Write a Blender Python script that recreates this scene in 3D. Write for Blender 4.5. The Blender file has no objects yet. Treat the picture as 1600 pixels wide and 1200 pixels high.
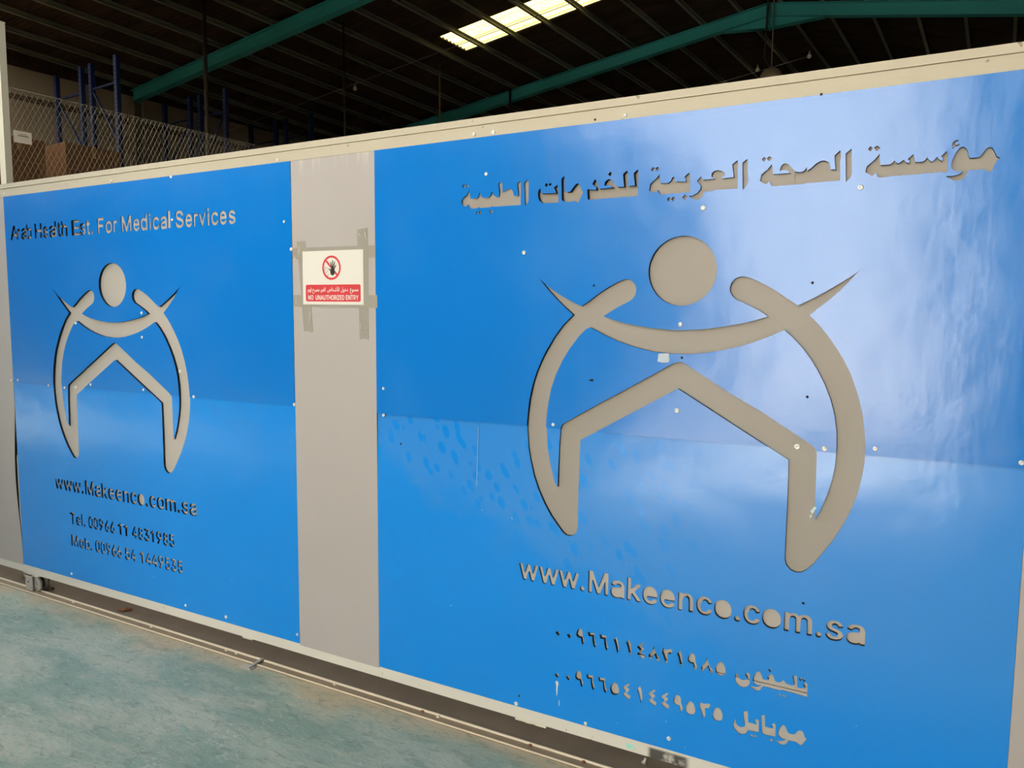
import bpy, bmesh, math, random
from mathutils import Vector, Matrix
random.seed(7)
S = bpy.context.scene
COL = S.collection
# ------------------------------------------------------------------ camera, sky, sun, exposure
FPX = 1155.185
YAW, PITCH, ROLL = 0.4926966, 0.0915746, 0.0072765
def cam_axes():
    cy, sy, cp, sp = math.cos(YAW), math.sin(YAW), math.cos(PITCH), math.sin(PITCH)
    f = Vector((-sy*cp, cy*cp, -sp)); r = Vector((cy, sy, 0)); u = r.cross(f)
    cr, sr = math.cos(ROLL), math.sin(ROLL)
    return r*cr+u*sr, -r*sr+u*cr, f
R_, U_, F_ = cam_axes()
EYE = 1.636
cam = bpy.data.cameras.new('camera'); cam.sensor_width = 36; cam.lens = FPX/1600*36; cam.clip_end = 300
co = bpy.data.objects.new('camera', cam); COL.objects.link(co)
co.matrix_world = Matrix(((R_.x, U_.x, -F_.x, 0), (R_.y, U_.y, -F_.y, 0), (R_.z, U_.z, -F_.z, EYE), (0, 0, 0, 1)))
S.camera = co
W = bpy.data.worlds.new('sky'); S.world = W; W.use_nodes = True
wn = W.node_tree.nodes; wl = W.node_tree.links
bg = wn['Background']; bg.inputs['Strength'].default_value = 1.7
tc = wn.new('ShaderNodeTexCoord'); sx = wn.new('ShaderNodeSeparateXYZ'); rp = wn.new('ShaderNodeValToRGB')
wl.new(tc.outputs['Generated'], sx.inputs[0]); wl.new(sx.outputs['Z'], rp.inputs[0]); wl.new(rp.outputs[0], bg.inputs['Color'])
rp.color_ramp.elements[0].color = (1.0, .96, .90, 1); rp.color_ramp.elements[1].color = (.88, .94, 1.0, 1)
sun = bpy.data.lights.new('sun', 'SUN'); sun.energy = 54; sun.angle = .009; sun.color = (1.0, .95, .86)
so = bpy.data.objects.new('sun', sun); COL.objects.link(so)
so.rotation_euler = Vector((0.05,-0.574,-0.819)).to_track_quat('-Z', 'Y').to_euler(); so.location = (0, 20, 25)
S.view_settings.view_transform = 'Standard'; S.view_settings.look = 'None'; S.view_settings.gamma = 1
S.view_settings.use_curve_mapping = False; S.view_settings.exposure = 0.1
S.cycles.max_bounces = 10; S.cycles.diffuse_bounces = 5; S.cycles.glossy_bounces = 4
S.cycles.sample_clamp_indirect = 6
# ------------------------------------------------------------------ building axes (turned 5 degrees from the gate)
DL = math.radians(5.0)
EX = Vector((math.cos(DL), -math.sin(DL), 0)); EY = Vector((math.sin(DL), math.cos(DL), 0))
def B(xb, yb, z): return EX*xb+EY*yb+Vector((0, 0, z))
# ------------------------------------------------------------------ helpers
class MB:
    """collects shapes and links them as one mesh object"""
    def __init__(s): s.v = []; s.f = []
    def hexa(s, p):
        n = len(s.v); s.v += [tuple(q) for q in p]
        s.f += [tuple(n+i for i in f) for f in ((0,3,2,1),(4,5,6,7),(0,1,5,4),(1,2,6,5),(2,3,7,6),(3,0,4,7))]
    def box(s, x0, x1, y0, y1, z0, z1):
        s.hexa([(x0,y0,z0),(x1,y0,z0),(x1,y1,z0),(x0,y1,z0),(x0,y0,z1),(x1,y0,z1),(x1,y1,z1),(x0,y1,z1)])
    def bbox(s, x0, x1, y0, y1, z0, z1):
        s.hexa([B(*q) for q in ((x0,y0,z0),(x1,y0,z0),(x1,y1,z0),(x0,y1,z0),(x0,y0,z1),(x1,y0,z1),(x1,y1,z1),(x0,y1,z1))])
    def bar(s, a, b, w, h, up=Vector((0,0,1))):
        a = Vector(a); b = Vector(b); d = (b-a).normalized(); sd = d.cross(up)
        if sd.length < 1e-4: sd = d.cross(Vector((1,0,0)))
        sd = sd.normalized()*w/2; up2 = sd.cross(d).normalized()*h/2
        s.hexa([a-sd-up2, a+sd-up2, b+sd-up2, b-sd-up2, a-sd+up2, a+sd+up2, b+sd+up2, b-sd+up2])
    def tube(s, pts, r, n=8, caps=True):
        pts = [Vector(p) for p in pts]; N = len(s.v)
        for i, p in enumerate(pts):
            d = (pts[min(i+1, len(pts)-1)]-pts[max(i-1, 0)]).normalized()
            a = d.cross(Vector((0,0,1)))
            if a.length < 1e-3: a = d.cross(Vector((0,1,0)))
            a.normalize(); b = d.cross(a)
            rr = r[i] if isinstance(r, (list, tuple)) else r
            for k in range(n):
                t = 2*math.pi*k/n; s.v.append(tuple(p+a*rr*math.cos(t)+b*rr*math.sin(t)))
        for i in range(len(pts)-1):
            for k in range(n):
                a0 = N+i*n+k; a1 = N+i*n+(k+1) % n
                s.f.append((a0, a1, a1+n, a0+n))
        if caps:
            s.f.append(tuple(N+k for k in reversed(range(n)))); s.f.append(tuple(N+(len(pts)-1)*n+k for k in range(n)))
    def lathe(s, c, axis, prof, n=20):
        """prof: (distance along axis, radius)"""
        c = Vector(c); axis = Vector(axis).normalized(); a = axis.orthogonal().normalized(); b = axis.cross(a); N = len(s.v)
        for h, r in prof:
            for k in range(n):
                t = 2*math.pi*k/n; s.v.append(tuple(c+axis*h+(a*math.cos(t)+b*math.sin(t))*max(r, 1e-5)))
        for i in range(len(prof)-1):
            for k in range(n):
                a0 = N+i*n+k; a1 = N+i*n+(k+1) % n; s.f.append((a0, a1, a1+n, a0+n))
        s.f.append(tuple(N+k for k in reversed(range(n)))); s.f.append(tuple(N+(len(prof)-1)*n+k for k in range(n)))
    def quad(s, *p):
        n = len(s.v); s.v += [tuple(q) for q in p]; s.f.append(tuple(range(n, n+len(p))))
    def build(s, name, mat, parent=None, smooth=False):
        me = bpy.data.meshes.new(name); me.from_pydata(s.v, [], s.f); me.update()
        bm = bmesh.new(); bm.from_mesh(me); bmesh.ops.recalc_face_normals(bm, faces=bm.faces); bm.to_mesh(me); bm.free()
        return link(name, me, mat, parent, smooth)
def link(name, me, mat, parent=None, smooth=False):
    me.materials.clear(); me.materials.append(mat)
    if smooth:
        for p in me.polygons: p.use_smooth = True
    o = bpy.data.objects.new(name, me); COL.objects.link(o)
    if parent is not None:
        o.parent = parent; o.matrix_parent_inverse = Matrix.Translation(parent_world(parent)).inverted()
    return o
def parent_world(p):
    return p.location.copy() if p.type == 'EMPTY' else Vector((0, 0, 0))
def thing(name, label, cat, loc, group=None):
    o = bpy.data.objects.new(name, None); o.empty_display_size = .1; COL.objects.link(o); o.location = loc
    o['label'] = label; o['category'] = cat
    if group: o['group'] = group
    return o
def tag(o, label, cat, group=None):
    o['label'] = label; o['category'] = cat
    if group: o['group'] = group
    return o
def struct(o): o['kind'] = 'structure'; return o
def flat(loops, thick, y, name):
    """sheet in the gate plane: outlines in (x, z), inner outlines are holes; front face at y"""
    cu = bpy.data.curves.new(name, 'CURVE'); cu.dimensions = '2D'; cu.fill_mode = 'BOTH'; cu.extrude = thick/2
    for L in loops:
        sp = cu.splines.new('POLY'); sp.points.add(len(L)-1)
        for i, (x, z) in enumerate(L): sp.points[i].co = (x, z, 0, 1)
        sp.use_cyclic_u = True
    o = bpy.data.objects.new(name, cu); COL.objects.link(o)
    me = bpy.data.meshes.new_from_object(o.evaluated_get(bpy.context.evaluated_depsgraph_get()))
    bpy.data.objects.remove(o); bpy.data.curves.remove(cu)
    for v in me.vertices:
        x, z, h = v.co; v.co = (x, y+thick/2-h, z)
    me.update(); return me
# ------------------------------------------------------------------ materials
class NT:
    def __init__(s, name):
        s.m = bpy.data.materials.new(name); s.m.use_nodes = True; s.t = s.m.node_tree; s.n = s.t.nodes; s.l = s.t.links
        s.p = s.n['Principled BSDF']; s.pos = s.n.new('ShaderNodeNewGeometry').outputs['Position']
        s.x, s.y, s.z = s.xyz(s.pos)
    def xyz(s, v):
        q = s.n.new('ShaderNodeSeparateXYZ'); s.l.new(v, q.inputs[0]); return q.outputs
    def put(s, sock, v):
        if isinstance(v, bpy.types.NodeSocket): s.l.new(v, sock)
        else: sock.default_value = v
    def m_(s, op, a, b=0.0, c=0.0, clamp=False):
        q = s.n.new('ShaderNodeMath'); q.operation = op; q.use_clamp = clamp
        for i, v in enumerate((a, b, c)): s.put(q.inputs[i], v)
        return q.outputs[0]
    def step(s, v, a, b):
        q = s.n.new('ShaderNodeMapRange'); q.interpolation_type = 'SMOOTHSTEP'; q.clamp = True
        s.put(q.inputs[0], v); q.inputs[1].default_value = a; q.inputs[2].default_value = b
        q.inputs[3].default_value = 0; q.inputs[4].default_value = 1; return q.outputs[0]
    def scaled(s, sx, sy, sz):
        q = s.n.new('ShaderNodeVectorMath'); q.operation = 'MULTIPLY'; s.l.new(s.pos, q.inputs[0]); q.inputs[1].default_value = (sx, sy, sz); return q.outputs[0]
    def noise(s, scale=1, detail=4, rough=.55, vec=None, dist=0):
        q = s.n.new('ShaderNodeTexNoise'); q.inputs['Scale'].default_value = scale; q.inputs['Detail'].default_value = detail
        q.inputs['Roughness'].default_value = rough; q.inputs['Distortion'].default_value = dist
        s.l.new(vec if vec is not None else s.pos, q.inputs['Vector']); return q.outputs[0]
    def voro(s, scale, vec=None, rnd=1):
        q = s.n.new('ShaderNodeTexVoronoi'); q.inputs['Scale'].default_value = scale; q.inputs['Randomness'].default_value = rnd
        s.l.new(vec if vec is not None else s.pos, q.inputs['Vector']); return q.outputs['Distance']
    def mix(s, f, a, b):
        q = s.n.new('ShaderNodeMix'); q.data_type = 'RGBA'; s.put(q.inputs[0], f)
        for i, v in ((6, a), (7, b)): s.put(q.inputs[i], v if isinstance(v, bpy.types.NodeSocket) else (*v, 1))
        return q.outputs[2]
    def bump(s, h, dist, strength=1.0):
        q = s.n.new('ShaderNodeBump'); q.inputs['Distance'].default_value = dist; q.inputs['Strength'].default_value = strength
        s.l.new(h, q.inputs['Height']); s.l.new(q.outputs[0], s.p.inputs['Normal'])
    def done(s, col, rough=.5, metal=0.0, spec=.5):
        s.put(s.p.inputs['Base Color'], col if isinstance(col, bpy.types.NodeSocket) else (*col, 1))
        s.put(s.p.inputs['Roughness'], rough); s.put(s.p.inputs['Metallic'], metal); s.p.inputs['Specular IOR Level'].default_value = spec
        return s.m
def plain(name, col, rough=.5, metal=0.0, var=.12, scale=6, spec=.5):
    t = NT(name); n = t.noise(scale, 5)
    return t.done(t.mix(n, tuple(c*(1-var) for c in col), tuple(min(1, c*(1+var)) for c in col)), rough, metal, spec)
def blue_paint():
    t = NT('blue_paint')
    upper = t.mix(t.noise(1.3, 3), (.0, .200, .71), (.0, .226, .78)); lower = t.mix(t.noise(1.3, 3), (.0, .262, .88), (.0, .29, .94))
    base = t.mix(t.m_('GREATER_THAN', t.z, 1.2335), lower, upper)     # lower sheets coloured lighter in place of light bounced up from the ground
    # dusty film left on the lower sheets, wiped clean in drops and swirls
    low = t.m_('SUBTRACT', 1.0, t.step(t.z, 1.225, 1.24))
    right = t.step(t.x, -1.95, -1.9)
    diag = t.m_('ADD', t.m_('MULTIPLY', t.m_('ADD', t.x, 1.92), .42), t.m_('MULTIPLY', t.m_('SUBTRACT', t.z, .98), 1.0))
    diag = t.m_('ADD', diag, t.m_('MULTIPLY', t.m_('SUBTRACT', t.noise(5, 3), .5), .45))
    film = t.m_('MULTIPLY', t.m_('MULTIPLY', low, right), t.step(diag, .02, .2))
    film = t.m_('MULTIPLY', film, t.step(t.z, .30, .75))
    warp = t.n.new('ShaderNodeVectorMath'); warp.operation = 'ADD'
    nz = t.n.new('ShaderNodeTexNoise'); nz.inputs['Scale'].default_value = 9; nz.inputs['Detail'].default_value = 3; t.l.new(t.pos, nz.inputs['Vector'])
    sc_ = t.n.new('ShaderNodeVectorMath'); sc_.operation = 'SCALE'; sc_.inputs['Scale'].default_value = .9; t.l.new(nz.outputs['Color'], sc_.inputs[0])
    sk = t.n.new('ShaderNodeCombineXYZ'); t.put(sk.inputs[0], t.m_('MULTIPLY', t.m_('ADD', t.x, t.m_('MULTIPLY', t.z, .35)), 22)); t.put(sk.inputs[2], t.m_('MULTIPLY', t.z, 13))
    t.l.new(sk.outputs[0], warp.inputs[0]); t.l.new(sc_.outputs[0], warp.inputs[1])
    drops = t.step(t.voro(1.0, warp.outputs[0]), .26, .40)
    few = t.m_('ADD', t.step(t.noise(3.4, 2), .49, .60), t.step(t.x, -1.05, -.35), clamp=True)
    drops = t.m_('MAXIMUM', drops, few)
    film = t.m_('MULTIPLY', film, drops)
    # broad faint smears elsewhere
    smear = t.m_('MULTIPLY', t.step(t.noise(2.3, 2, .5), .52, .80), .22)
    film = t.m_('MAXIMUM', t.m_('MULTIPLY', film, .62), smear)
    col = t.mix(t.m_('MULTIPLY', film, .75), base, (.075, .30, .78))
    specks = t.m_('LESS_THAN', t.voro(17), .04)
    specks = t.m_('MULTIPLY', specks, t.m_('MULTIPLY', t.m_('SUBTRACT', 1.0, t.step(t.z, .75, 1.15)), t.step(t.noise(2.6, 2), .52, .62)))
    col = t.mix(t.m_('MULTIPLY', specks, .8), col, (.55, .74, .9))
    n1 = t.noise(2.0, 3, .5); n2 = t.noise(1.0, 4, .6, t.scaled(16, 1, 3.5)); n3 = t.noise(45, 3)
    h = t.m_('ADD', t.m_('ADD', t.m_('MULTIPLY', n1, 1.0), t.m_('MULTIPLY', n2, .055)), t.m_('MULTIPLY', n3, .03))
    t.bump(h, .009, 1.0)
    rough = t.m_('ADD', t.m_('ADD', .225, t.m_('MULTIPLY', t.m_('SUBTRACT', t.noise(30, 1), .5), .01)), t.m_('MULTIPLY', t.m_('SUBTRACT', t.noise(2.4, 2, .5), .5), .05))
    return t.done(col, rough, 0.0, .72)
def beige_sheet(name, col, streak=False):
    t = NT(name); n = t.noise(1.4, 4); c = t.mix(n, tuple(q*.93 for q in col), tuple(q*1.05 for q in col))
    st = t.step(t.noise(1.0, 5, .6, t.scaled(11, 11, 1.3)), .60, .85)
    c = t.mix(t.m_('MULTIPLY', st, .16), c, (.58, .53, .44))
    if streak:
        run = t.m_('MULTIPLY', t.step(t.noise(1.0, 3, .6, t.scaled(38, 1, 2)), .5, .62), t.step(t.z, 2.2, 2.31))
        c = t.mix(t.m_('MULTIPLY', run, .45), c, (.72, .68, .60))
    t.bump(t.noise(2.0, 3), .004)
    return t.done(c, .5, 0.0, .35)
def rail_paint(name, lo, hi):
    t = NT(name); c = t.mix(t.noise(3, 4), lo, hi)
    chips = t.m_('MULTIPLY', t.step(t.noise(30, 3), .66, .70), t.step(t.noise(3.0, 2), .48, .60))
    c = t.mix(t.m_('MULTIPLY', chips, .75), c, (.16, .11, .07))
    # scorched and rusty stretch of the bottom rail
    burn = t.m_('MULTIPLY', t.m_('MULTIPLY', t.step(t.x, -.745, -.725), t.m_('SUBTRACT', 1.0, t.step(t.x, -.61, -.585))), t.m_('SUBTRACT', 1.0, t.step(t.z, .130, .142)))
    burn = t.m_('MULTIPLY', burn, t.step(t.noise(22, 4), .25, .5))
    c = t.mix(t.m_('MULTIPLY', burn, .92), c, (.035, .03, .027))
    mint = t.m_('MULTIPLY', t.m_('LESS_THAN', t.m_('ABSOLUTE', t.m_('SUBTRACT', t.x, -.80)), .017), t.m_('LESS_THAN', t.m_('ABSOLUTE', t.m_('SUBTRACT', t.z, .118)), .008))
    mint = t.m_('MULTIPLY', mint, t.step(t.noise(60, 2), .42, .5))
    c = t.mix(mint, c, (.35, .85, .72))
    t.bump(t.noise(18, 3), .0015)
    return t.done(c, .45, 0.0, .4)
def floor_paint():
    t = NT('worn_teal_floor_paint'); v = t.scaled(1.0, 2.6, 1)
    base = t.mix(t.step(t.noise(1.7, 8, .68, v, .4), .36, .64), (.235, .335, .26), (.425, .47, .36))
    dust = t.step(t.noise(2.1, 8, .7, v, .6), .47, .70)
    c = t.mix(t.m_('MULTIPLY', dust, .6), base, (.54, .50, .37))
    edge = t.step(t.m_('ADD', t.y, t.m_('MULTIPLY', t.m_('SUBTRACT', t.noise(2.6, 5, .6), .5), .55)), 2.22, 2.37)
    c = t.mix(t.m_('MULTIPLY', edge, .8), c, (.54, .43, .28))
    fv = t.scaled(1, 2.4, 1)
    fine = t.step(t.noise(13, 8, .74, fv, .8), .50, .66)
    c = t.mix(t.m_('MULTIPLY', fine, .68), c, (.19, .235, .18))
    pale = t.step(t.noise(17, 7, .7, fv, 1.4), .54, .68)
    c = t.mix(t.m_('MULTIPLY', pale, .50), c, (.58, .58, .46))
    r1 = t.noise(4.5, 3, .5, t.scaled(1, 2, 1), 1.8)
    scr = t.m_('MULTIPLY', t.step(r1, .488, .5), t.m_('SUBTRACT', 1.0, t.step(r1, .5, .512)))
    c = t.mix(t.m_('MULTIPLY', t.m_('MULTIPLY', scr, t.step(t.noise(1.9, 3), .50, .60)), .55), c, (.66, .64, .50))
    dk = t.m_('MULTIPLY', t.step(t.noise(3.2, 5, .6, t.scaled(1, 4, 1), .6), .60, .72), .35)
    c = t.mix(dk, c, (.16, .18, .14))
    turq = t.m_('MULTIPLY', t.step(t.noise(4.2, 6, .65, v, .6), .60, .72), .45)
    c = t.mix(turq, c, (.20, .45, .41))
    t.bump(t.noise(26, 6, .7, fv), .004)
    return t.done(c, .62, 0.0, .35)
def block_wall():
    t = NT('block_wall'); q = t.n.new('ShaderNodeTexBrick')
    k = t.n.new('ShaderNodeCombineXYZ'); t.l.new(t.y, k.inputs[0]); t.l.new(t.z, k.inputs[1]); t.l.new(k.outputs[0], q.inputs['Vector'])
    q.inputs['Scale'].default_value = 1; q.inputs['Brick Width'].default_value = .4; q.inputs['Row Height'].default_value = .2; q.inputs['Mortar Size'].default_value = .006
    q.inputs['Color1'].default_value = (.52, .45, .355, 1); q.inputs['Color2'].default_value = (.48, .415, .325, 1); q.inputs['Mortar'].default_value = (.42, .355, .27, 1)
    up = t.step(t.z, 5.60, 5.62)
    c = t.mix(up, q.outputs[0], (.54, .47, .37))
    band = t.m_('MULTIPLY', t.m_('GREATER_THAN', t.z, 5.50), t.m_('LESS_THAN', t.z, 5.60))
    hole = t.m_('GREATER_THAN', t.m_('ABSOLUTE', t.m_('SUBTRACT', t.m_('FRACT', t.m_('MULTIPLY', t.y, 5.5)), .5)), .12)
    c = t.mix(t.m_('MULTIPLY', band, t.m_('ADD', .55, t.m_('MULTIPLY', hole, .35))), c, (.07, .035, .02))
    c = t.mix(t.m_('MULTIPLY', t.noise(1.2, 5), .3), c, (.33, .27, .2))
    return t.done(c, .85, 0, .2)
def roof_sheet():
    t = NT('brown_roof_lining'); n = t.step(t.noise(1.1, 5, .6, t.scaled(1, 3, 1), .5), .35, .7)
    c = t.mix(n, (.05, .032, .018), (.095, .066, .038))
    w = t.m_('MULTIPLY', t.step(t.noise(9, 4, .6, t.scaled(.35, 2.5, 1), 1.0), .55, .7), .5)
    c = t.mix(w, c, (.13, .075, .04))
    t.bump(t.noise(7, 3, .5, t.scaled(.3, 2.5, 1)), .02)
    return t.done(c, .75, 0, .25)
def skylight_mat(name, k, trans, pale=False):
    t = NT(name); n = t.noise(24, 4)
    rib = t.m_('FRACT', t.m_('MULTIPLY', t.m_('ADD', t.m_('MULTIPLY', t.x, EY.x), t.m_('MULTIPLY', t.y, EY.y)), 6.5))
    dark = t.m_('LESS_THAN', rib, .16)
    c = t.mix(dark, t.mix(t.step(n, .4, .6), (.98*k, .74*k, .24*k), (1.0*k, .86*k, .40*k)), (.50*k, .35*k, .10*k))
    if pale: c = t.mix(dark, (.66, .60, .48), (.50, .45, .36))
    q = t.n.new('ShaderNodeBsdfTranslucent'); t.l.new(c, q.inputs['Color']); out = t.n['Material Output']
    g = t.n.new('ShaderNodeMixShader'); g.inputs[0].default_value = trans; t.l.new(t.p.outputs[0], g.inputs[1]); t.l.new(q.outputs[0], g.inputs[2]); t.l.new(g.outputs[0], out.inputs['Surface'])
    return t.done(c, .6, 0, .2)
def yard_mat(name, col): return plain(name, col, .9, 0, .15, .8, .0)
M = dict(
    blue=blue_paint(), beige=beige_sheet('grey_beige_sheet', (.485, .45, .44), True), back=beige_sheet('grey_backing_sheet', (.53, .49, .45)), back_dim=beige_sheet('dimmed_backing_sheet', (.375, .342, .308)), rail2=rail_paint('bottom_rail_paint', (.72, .69, .62), (.80, .77, .70)),
    rail=rail_paint('top_rail_paint', (.53, .475, .365), (.60, .545, .43)), dark=plain('dark_gap', (.02, .02, .022), .8), steel=plain('zinc_screw', (.92, .91, .87), .3, .25, .04),
    rust=plain('rusty_steel', (.26, .12, .06), .8, .2, .35, 40), wheel=plain('worn_steel', (.62, .60, .57), .3, .6, .15, 30),
    bracket=plain('grey_bracket_paint', (.50, .47, .42), .55, .1, .2, 30), hole=plain('screw_hole', (.006, .006, .008), .9),
    paper=plain('white_paper', (.86, .82, .76), .6, 0, .03, 4), red=plain('sign_red', (.72, .045, .06), .5, 0, .05), black=plain('sign_black', (.02, .022, .018), .5),
    white=plain('white_print', (.88, .85, .80), .5, 0, .02), floor=floor_paint(), inner=plain('bare_concrete_floor', (.215, .18, .15), .85, 0, .25, 5, .2),
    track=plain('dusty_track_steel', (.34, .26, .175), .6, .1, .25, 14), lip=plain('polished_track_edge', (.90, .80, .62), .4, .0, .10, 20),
    wall=block_wall(), roof=roof_sheet(), teal=plain('teal_beam_paint', (.075, .52, .52), .5, 0, .12, 2), purlin=plain('grey_purlin_paint', (.31, .33, .25), .6, 0, .15, 3),
    rack=plain('rack_blue_paint', (.010, .032, .15), .45, 0, .15, 4), rackhole=plain('rack_slot', (.25, .27, .30), .6), orange=plain('rack_beam_paint', (.55, .16, .03), .5),
    carton=plain('brown_cardboard', (.25, .125, .058), .8, 0, .12, 5), ctape=plain('parcel_tape', (.46, .28, .13), .35), wire=plain('galvanised_wire', (.34, .315, .27), .5, .3, .1),
    pipe=plain('brown_pipe_paint', (.05, .038, .032), .6), lamp=plain('dusty_enamel', (.40, .31, .21), .5), bulb=plain('frosted_bulb', (.72, .66, .5), .3), cable=plain('grey_cable', (.30, .27, .23), .6),
    post=plain('cream_post_paint', (.80, .74, .58), .5, 0, .06, 5), sky1=skylight_mat('yellowed_skylight', .185, .9), sky_added=skylight_mat('added_skylight', 1.0, .9, True), plate=plain('wall_plaster', (.26, .23, .18), .85, 0, .1, 2),
    yard=yard_mat('sunny_concrete_yard', (.60, .56, .48)), blocker=yard_mat('blocker_black', (.006, .006, .006)), render=yard_mat('reflector_white', (.80, .77, .70)),
    weld=plain('bare_filler', (.50, .60, .70), .5, 0, .1, 60), mint=plain('pale_residue', (.62, .80, .86), .5, 0, .1, 60), scratch=plain('bare_scratch', (.30, .52, .74), .4), drip=plain('white_paint_drip', (.80, .88, .93), .4), chip=plain('flaking_paint', (.74, .69, .58), .6))
def tape_mat():
    t = NT('clear_tape'); c = t.mix(t.noise(9, 4), (.37, .345, .30), (.43, .40, .35)); t.bump(t.noise(30, 3), .003); return t.done(c, .16, 0, .6)
M['tape'] = tape_mat()
# ------------------------------------------------------------------ the setting
YG = 2.400                                                   # front face of the gate
m = MB(); m.box(-26, 16, -2.6, 2.362, -.15, 0); struct(m.build('floor', M['floor']))
m = MB(); m.box(-26, 16, 2.362, 27, -.15, 0); struct(m.build('floor_hall', M['inner']))
m = MB(); m.box(-60, 50, -40, -2.6, -.15, -.005); struct(m.build('ground_yard', M['yard']))
m = MB(); m.box(-26, -3.15, -8.9, -2.0, -.02, 3.75); m.box(-26, -3.15, -2.0, -1.3, 3.75-.15, 3.75); struct(m.build('wall_blocker_left', M['blocker']))  # unseen dark block, added to keep reflections in the left panel dark
m = MB(); m.box(-8.0, 3.5, -10.5, -10.0, -.02, 7.5); struct(m.build('wall_reflector', M['render']))  # unseen white wall, added as a sunlit reflector for the right panel
m = MB(); m.box(.45, 26, -8.9, -2.7, -.02, 6.5); m.box(1.5, 2.1, -2.7, 2.2, .0, 9.0); struct(m.build('wall_blocker_right', M['blocker']))  # unseen dark blocks, added to bound the reflection and shade the gate's right side
m = MB(); m.box(-2.0, 2.6, -2.0, 2.2, 4.7, 4.85); struct(m.build('ceiling_blocker', M['blocker']))  # unseen slab, added to keep sky light off the gate's right half
WX, Y1, Y2, XR = -15.2, 8.85, 14.26, -3.80
def roof_z(xb, yb):
    """underside of the purlins, hall frame"""
    a = 5.08+.088*(xb+9.32); b = 5.03+.119*(xb+9.33)
    if xb > XR:
        a = 5.08+.088*(XR+9.32)-.17*(xb-XR); b = 5.03+.119*(XR+9.33)-.20*(xb-XR)
    t = (yb-Y1)/(Y2-Y1); t = max(-1.1, min(2.2, t))
    return EYE+a+(b-a)*t
HP = .085
YF, YE, XE = 2.95, 26.0, 8.2
m = MB(); m.bbox(WX-.25, WX, YF, YE, 0, 6.09); struct(m.build('wall_left', M['wall']))
m = MB(); m.bbox(WX-.25, WX-.02, YF, YE, 6.09, 7.0); struct(m.build('trim_1', M['roof']))
m = MB(); m.bbox(WX-.25, XE+.25, YE, YE+.25, 0, 7.6); struct(m.build('wall_back', M['plate']))
m = MB(); m.bbox(XE, XE+.25, YF, YE, 0, 6.0); struct(m.build('wall_right', M['plate']))
m = MB(); m.bbox(WX-.25, -8.0, YF-.12, YF, 0, 6.9); m.bbox(2.2, XE+.25, YF-.12, YF, 0, 6.9); m.bbox(-8.0, 2.2, YF-.12, YF, 4.6, 7.4)
struct(m.build('wall_front', M['plate']))
# roof lining with the openings of the skylights
SKS = [(-9.03, -6.0, 11.2, 12.08)]+[(-15.0, -11.5, 3.8, 5.1), (-8.2, -4.6, 4.0, 5.4)]  # last two are unseen, added to brighten the left wall and rafters
xs = sorted({WX-.6, XR, XE+.4} | {WX-.6+i*.9 for i in range(14)} | {XR+i*1.0 for i in range(12)} | {s[0] for s in SKS} | {s[1] for s in SKS})
ys = sorted({YF-.3, 7, Y1, 10.2, 13.2, Y2, 17, 20, 23, YE+.3} | {s[2] for s in SKS} | {s[3] for s in SKS})
m = MB()
for i in range(len(xs)-1):
    for j in range(len(ys)-1):
        cx, cy = (xs[i]+xs[i+1])/2, (ys[j]+ys[j+1])/2
        if any(s[0] < cx < s[1] and s[2] < cy < s[3] for s in SKS): continue
        q = [(xs[i], ys[j]), (xs[i+1], ys[j]), (xs[i+1], ys[j+1]), (xs[i], ys[j+1])]
        p = [B(x, y, roof_z(x, y)+HP) for x, y in q]
        m.hexa(p+[v+Vector((0, 0, .06)) for v in p])
struct(m.build('ceiling', M['roof']))
for wi, (xa, xb_, ya0, yb0) in enumerate(SKS):               # corrugated translucent sheets, ribs run up the slope
    m = MB(); n = 44
    for i in range(n):
        ya = ya0+(yb0-ya0)*i/n; yb = ya0+(yb0-ya0)*(i+1)/n
        ha, hb = .02*math.sin(i*1.15), .02*math.sin((i+1)*1.15)
        m.quad(*[B(x, y, roof_z(x, y)+HP+.03+h) for x, y, h in ((xa, ya, ha), (xb_, ya, ha), (xb_, yb, hb), (xa, yb, hb))])
    struct(m.build('window_%d' % (wi+1), M['sky_added' if wi else 'sky1']))  # all after the first are added light openings out of view
# purlins: one C section each
def purlin(x):
    stops = [YF, Y1, Y2, 20.0, YE]
    o = MB()
    for a, b in zip(stops, stops[1:]):
        A = B(x, a, roof_z(x, a)); Z = B(x, b, roof_z(x, b))
        for (x0, x1, z0, z1) in ((0, .055, 0, .006), (0, .006, 0, HP), (0, .055, HP-.006, HP)):
            p = []
            for q in (A, Z):
                p.append([q+EX*x0+Vector((0,0,z0)), q+EX*x1+Vector((0,0,z0)), q+EX*x1+Vector((0,0,z1)), q+EX*x0+Vector((0,0,z1))])
            o.hexa([p[0][0], p[0][1], p[1][1], p[1][0], p[0][3], p[0][2], p[1][2], p[1][3]])
    struct(o.build('purlin', M['purlin']))
k = -8
while -9.33+.712*k < XE-.3:
    x = -9.33+.712*k
    if x > WX+.1: purlin(x)
    k += 1
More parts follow.
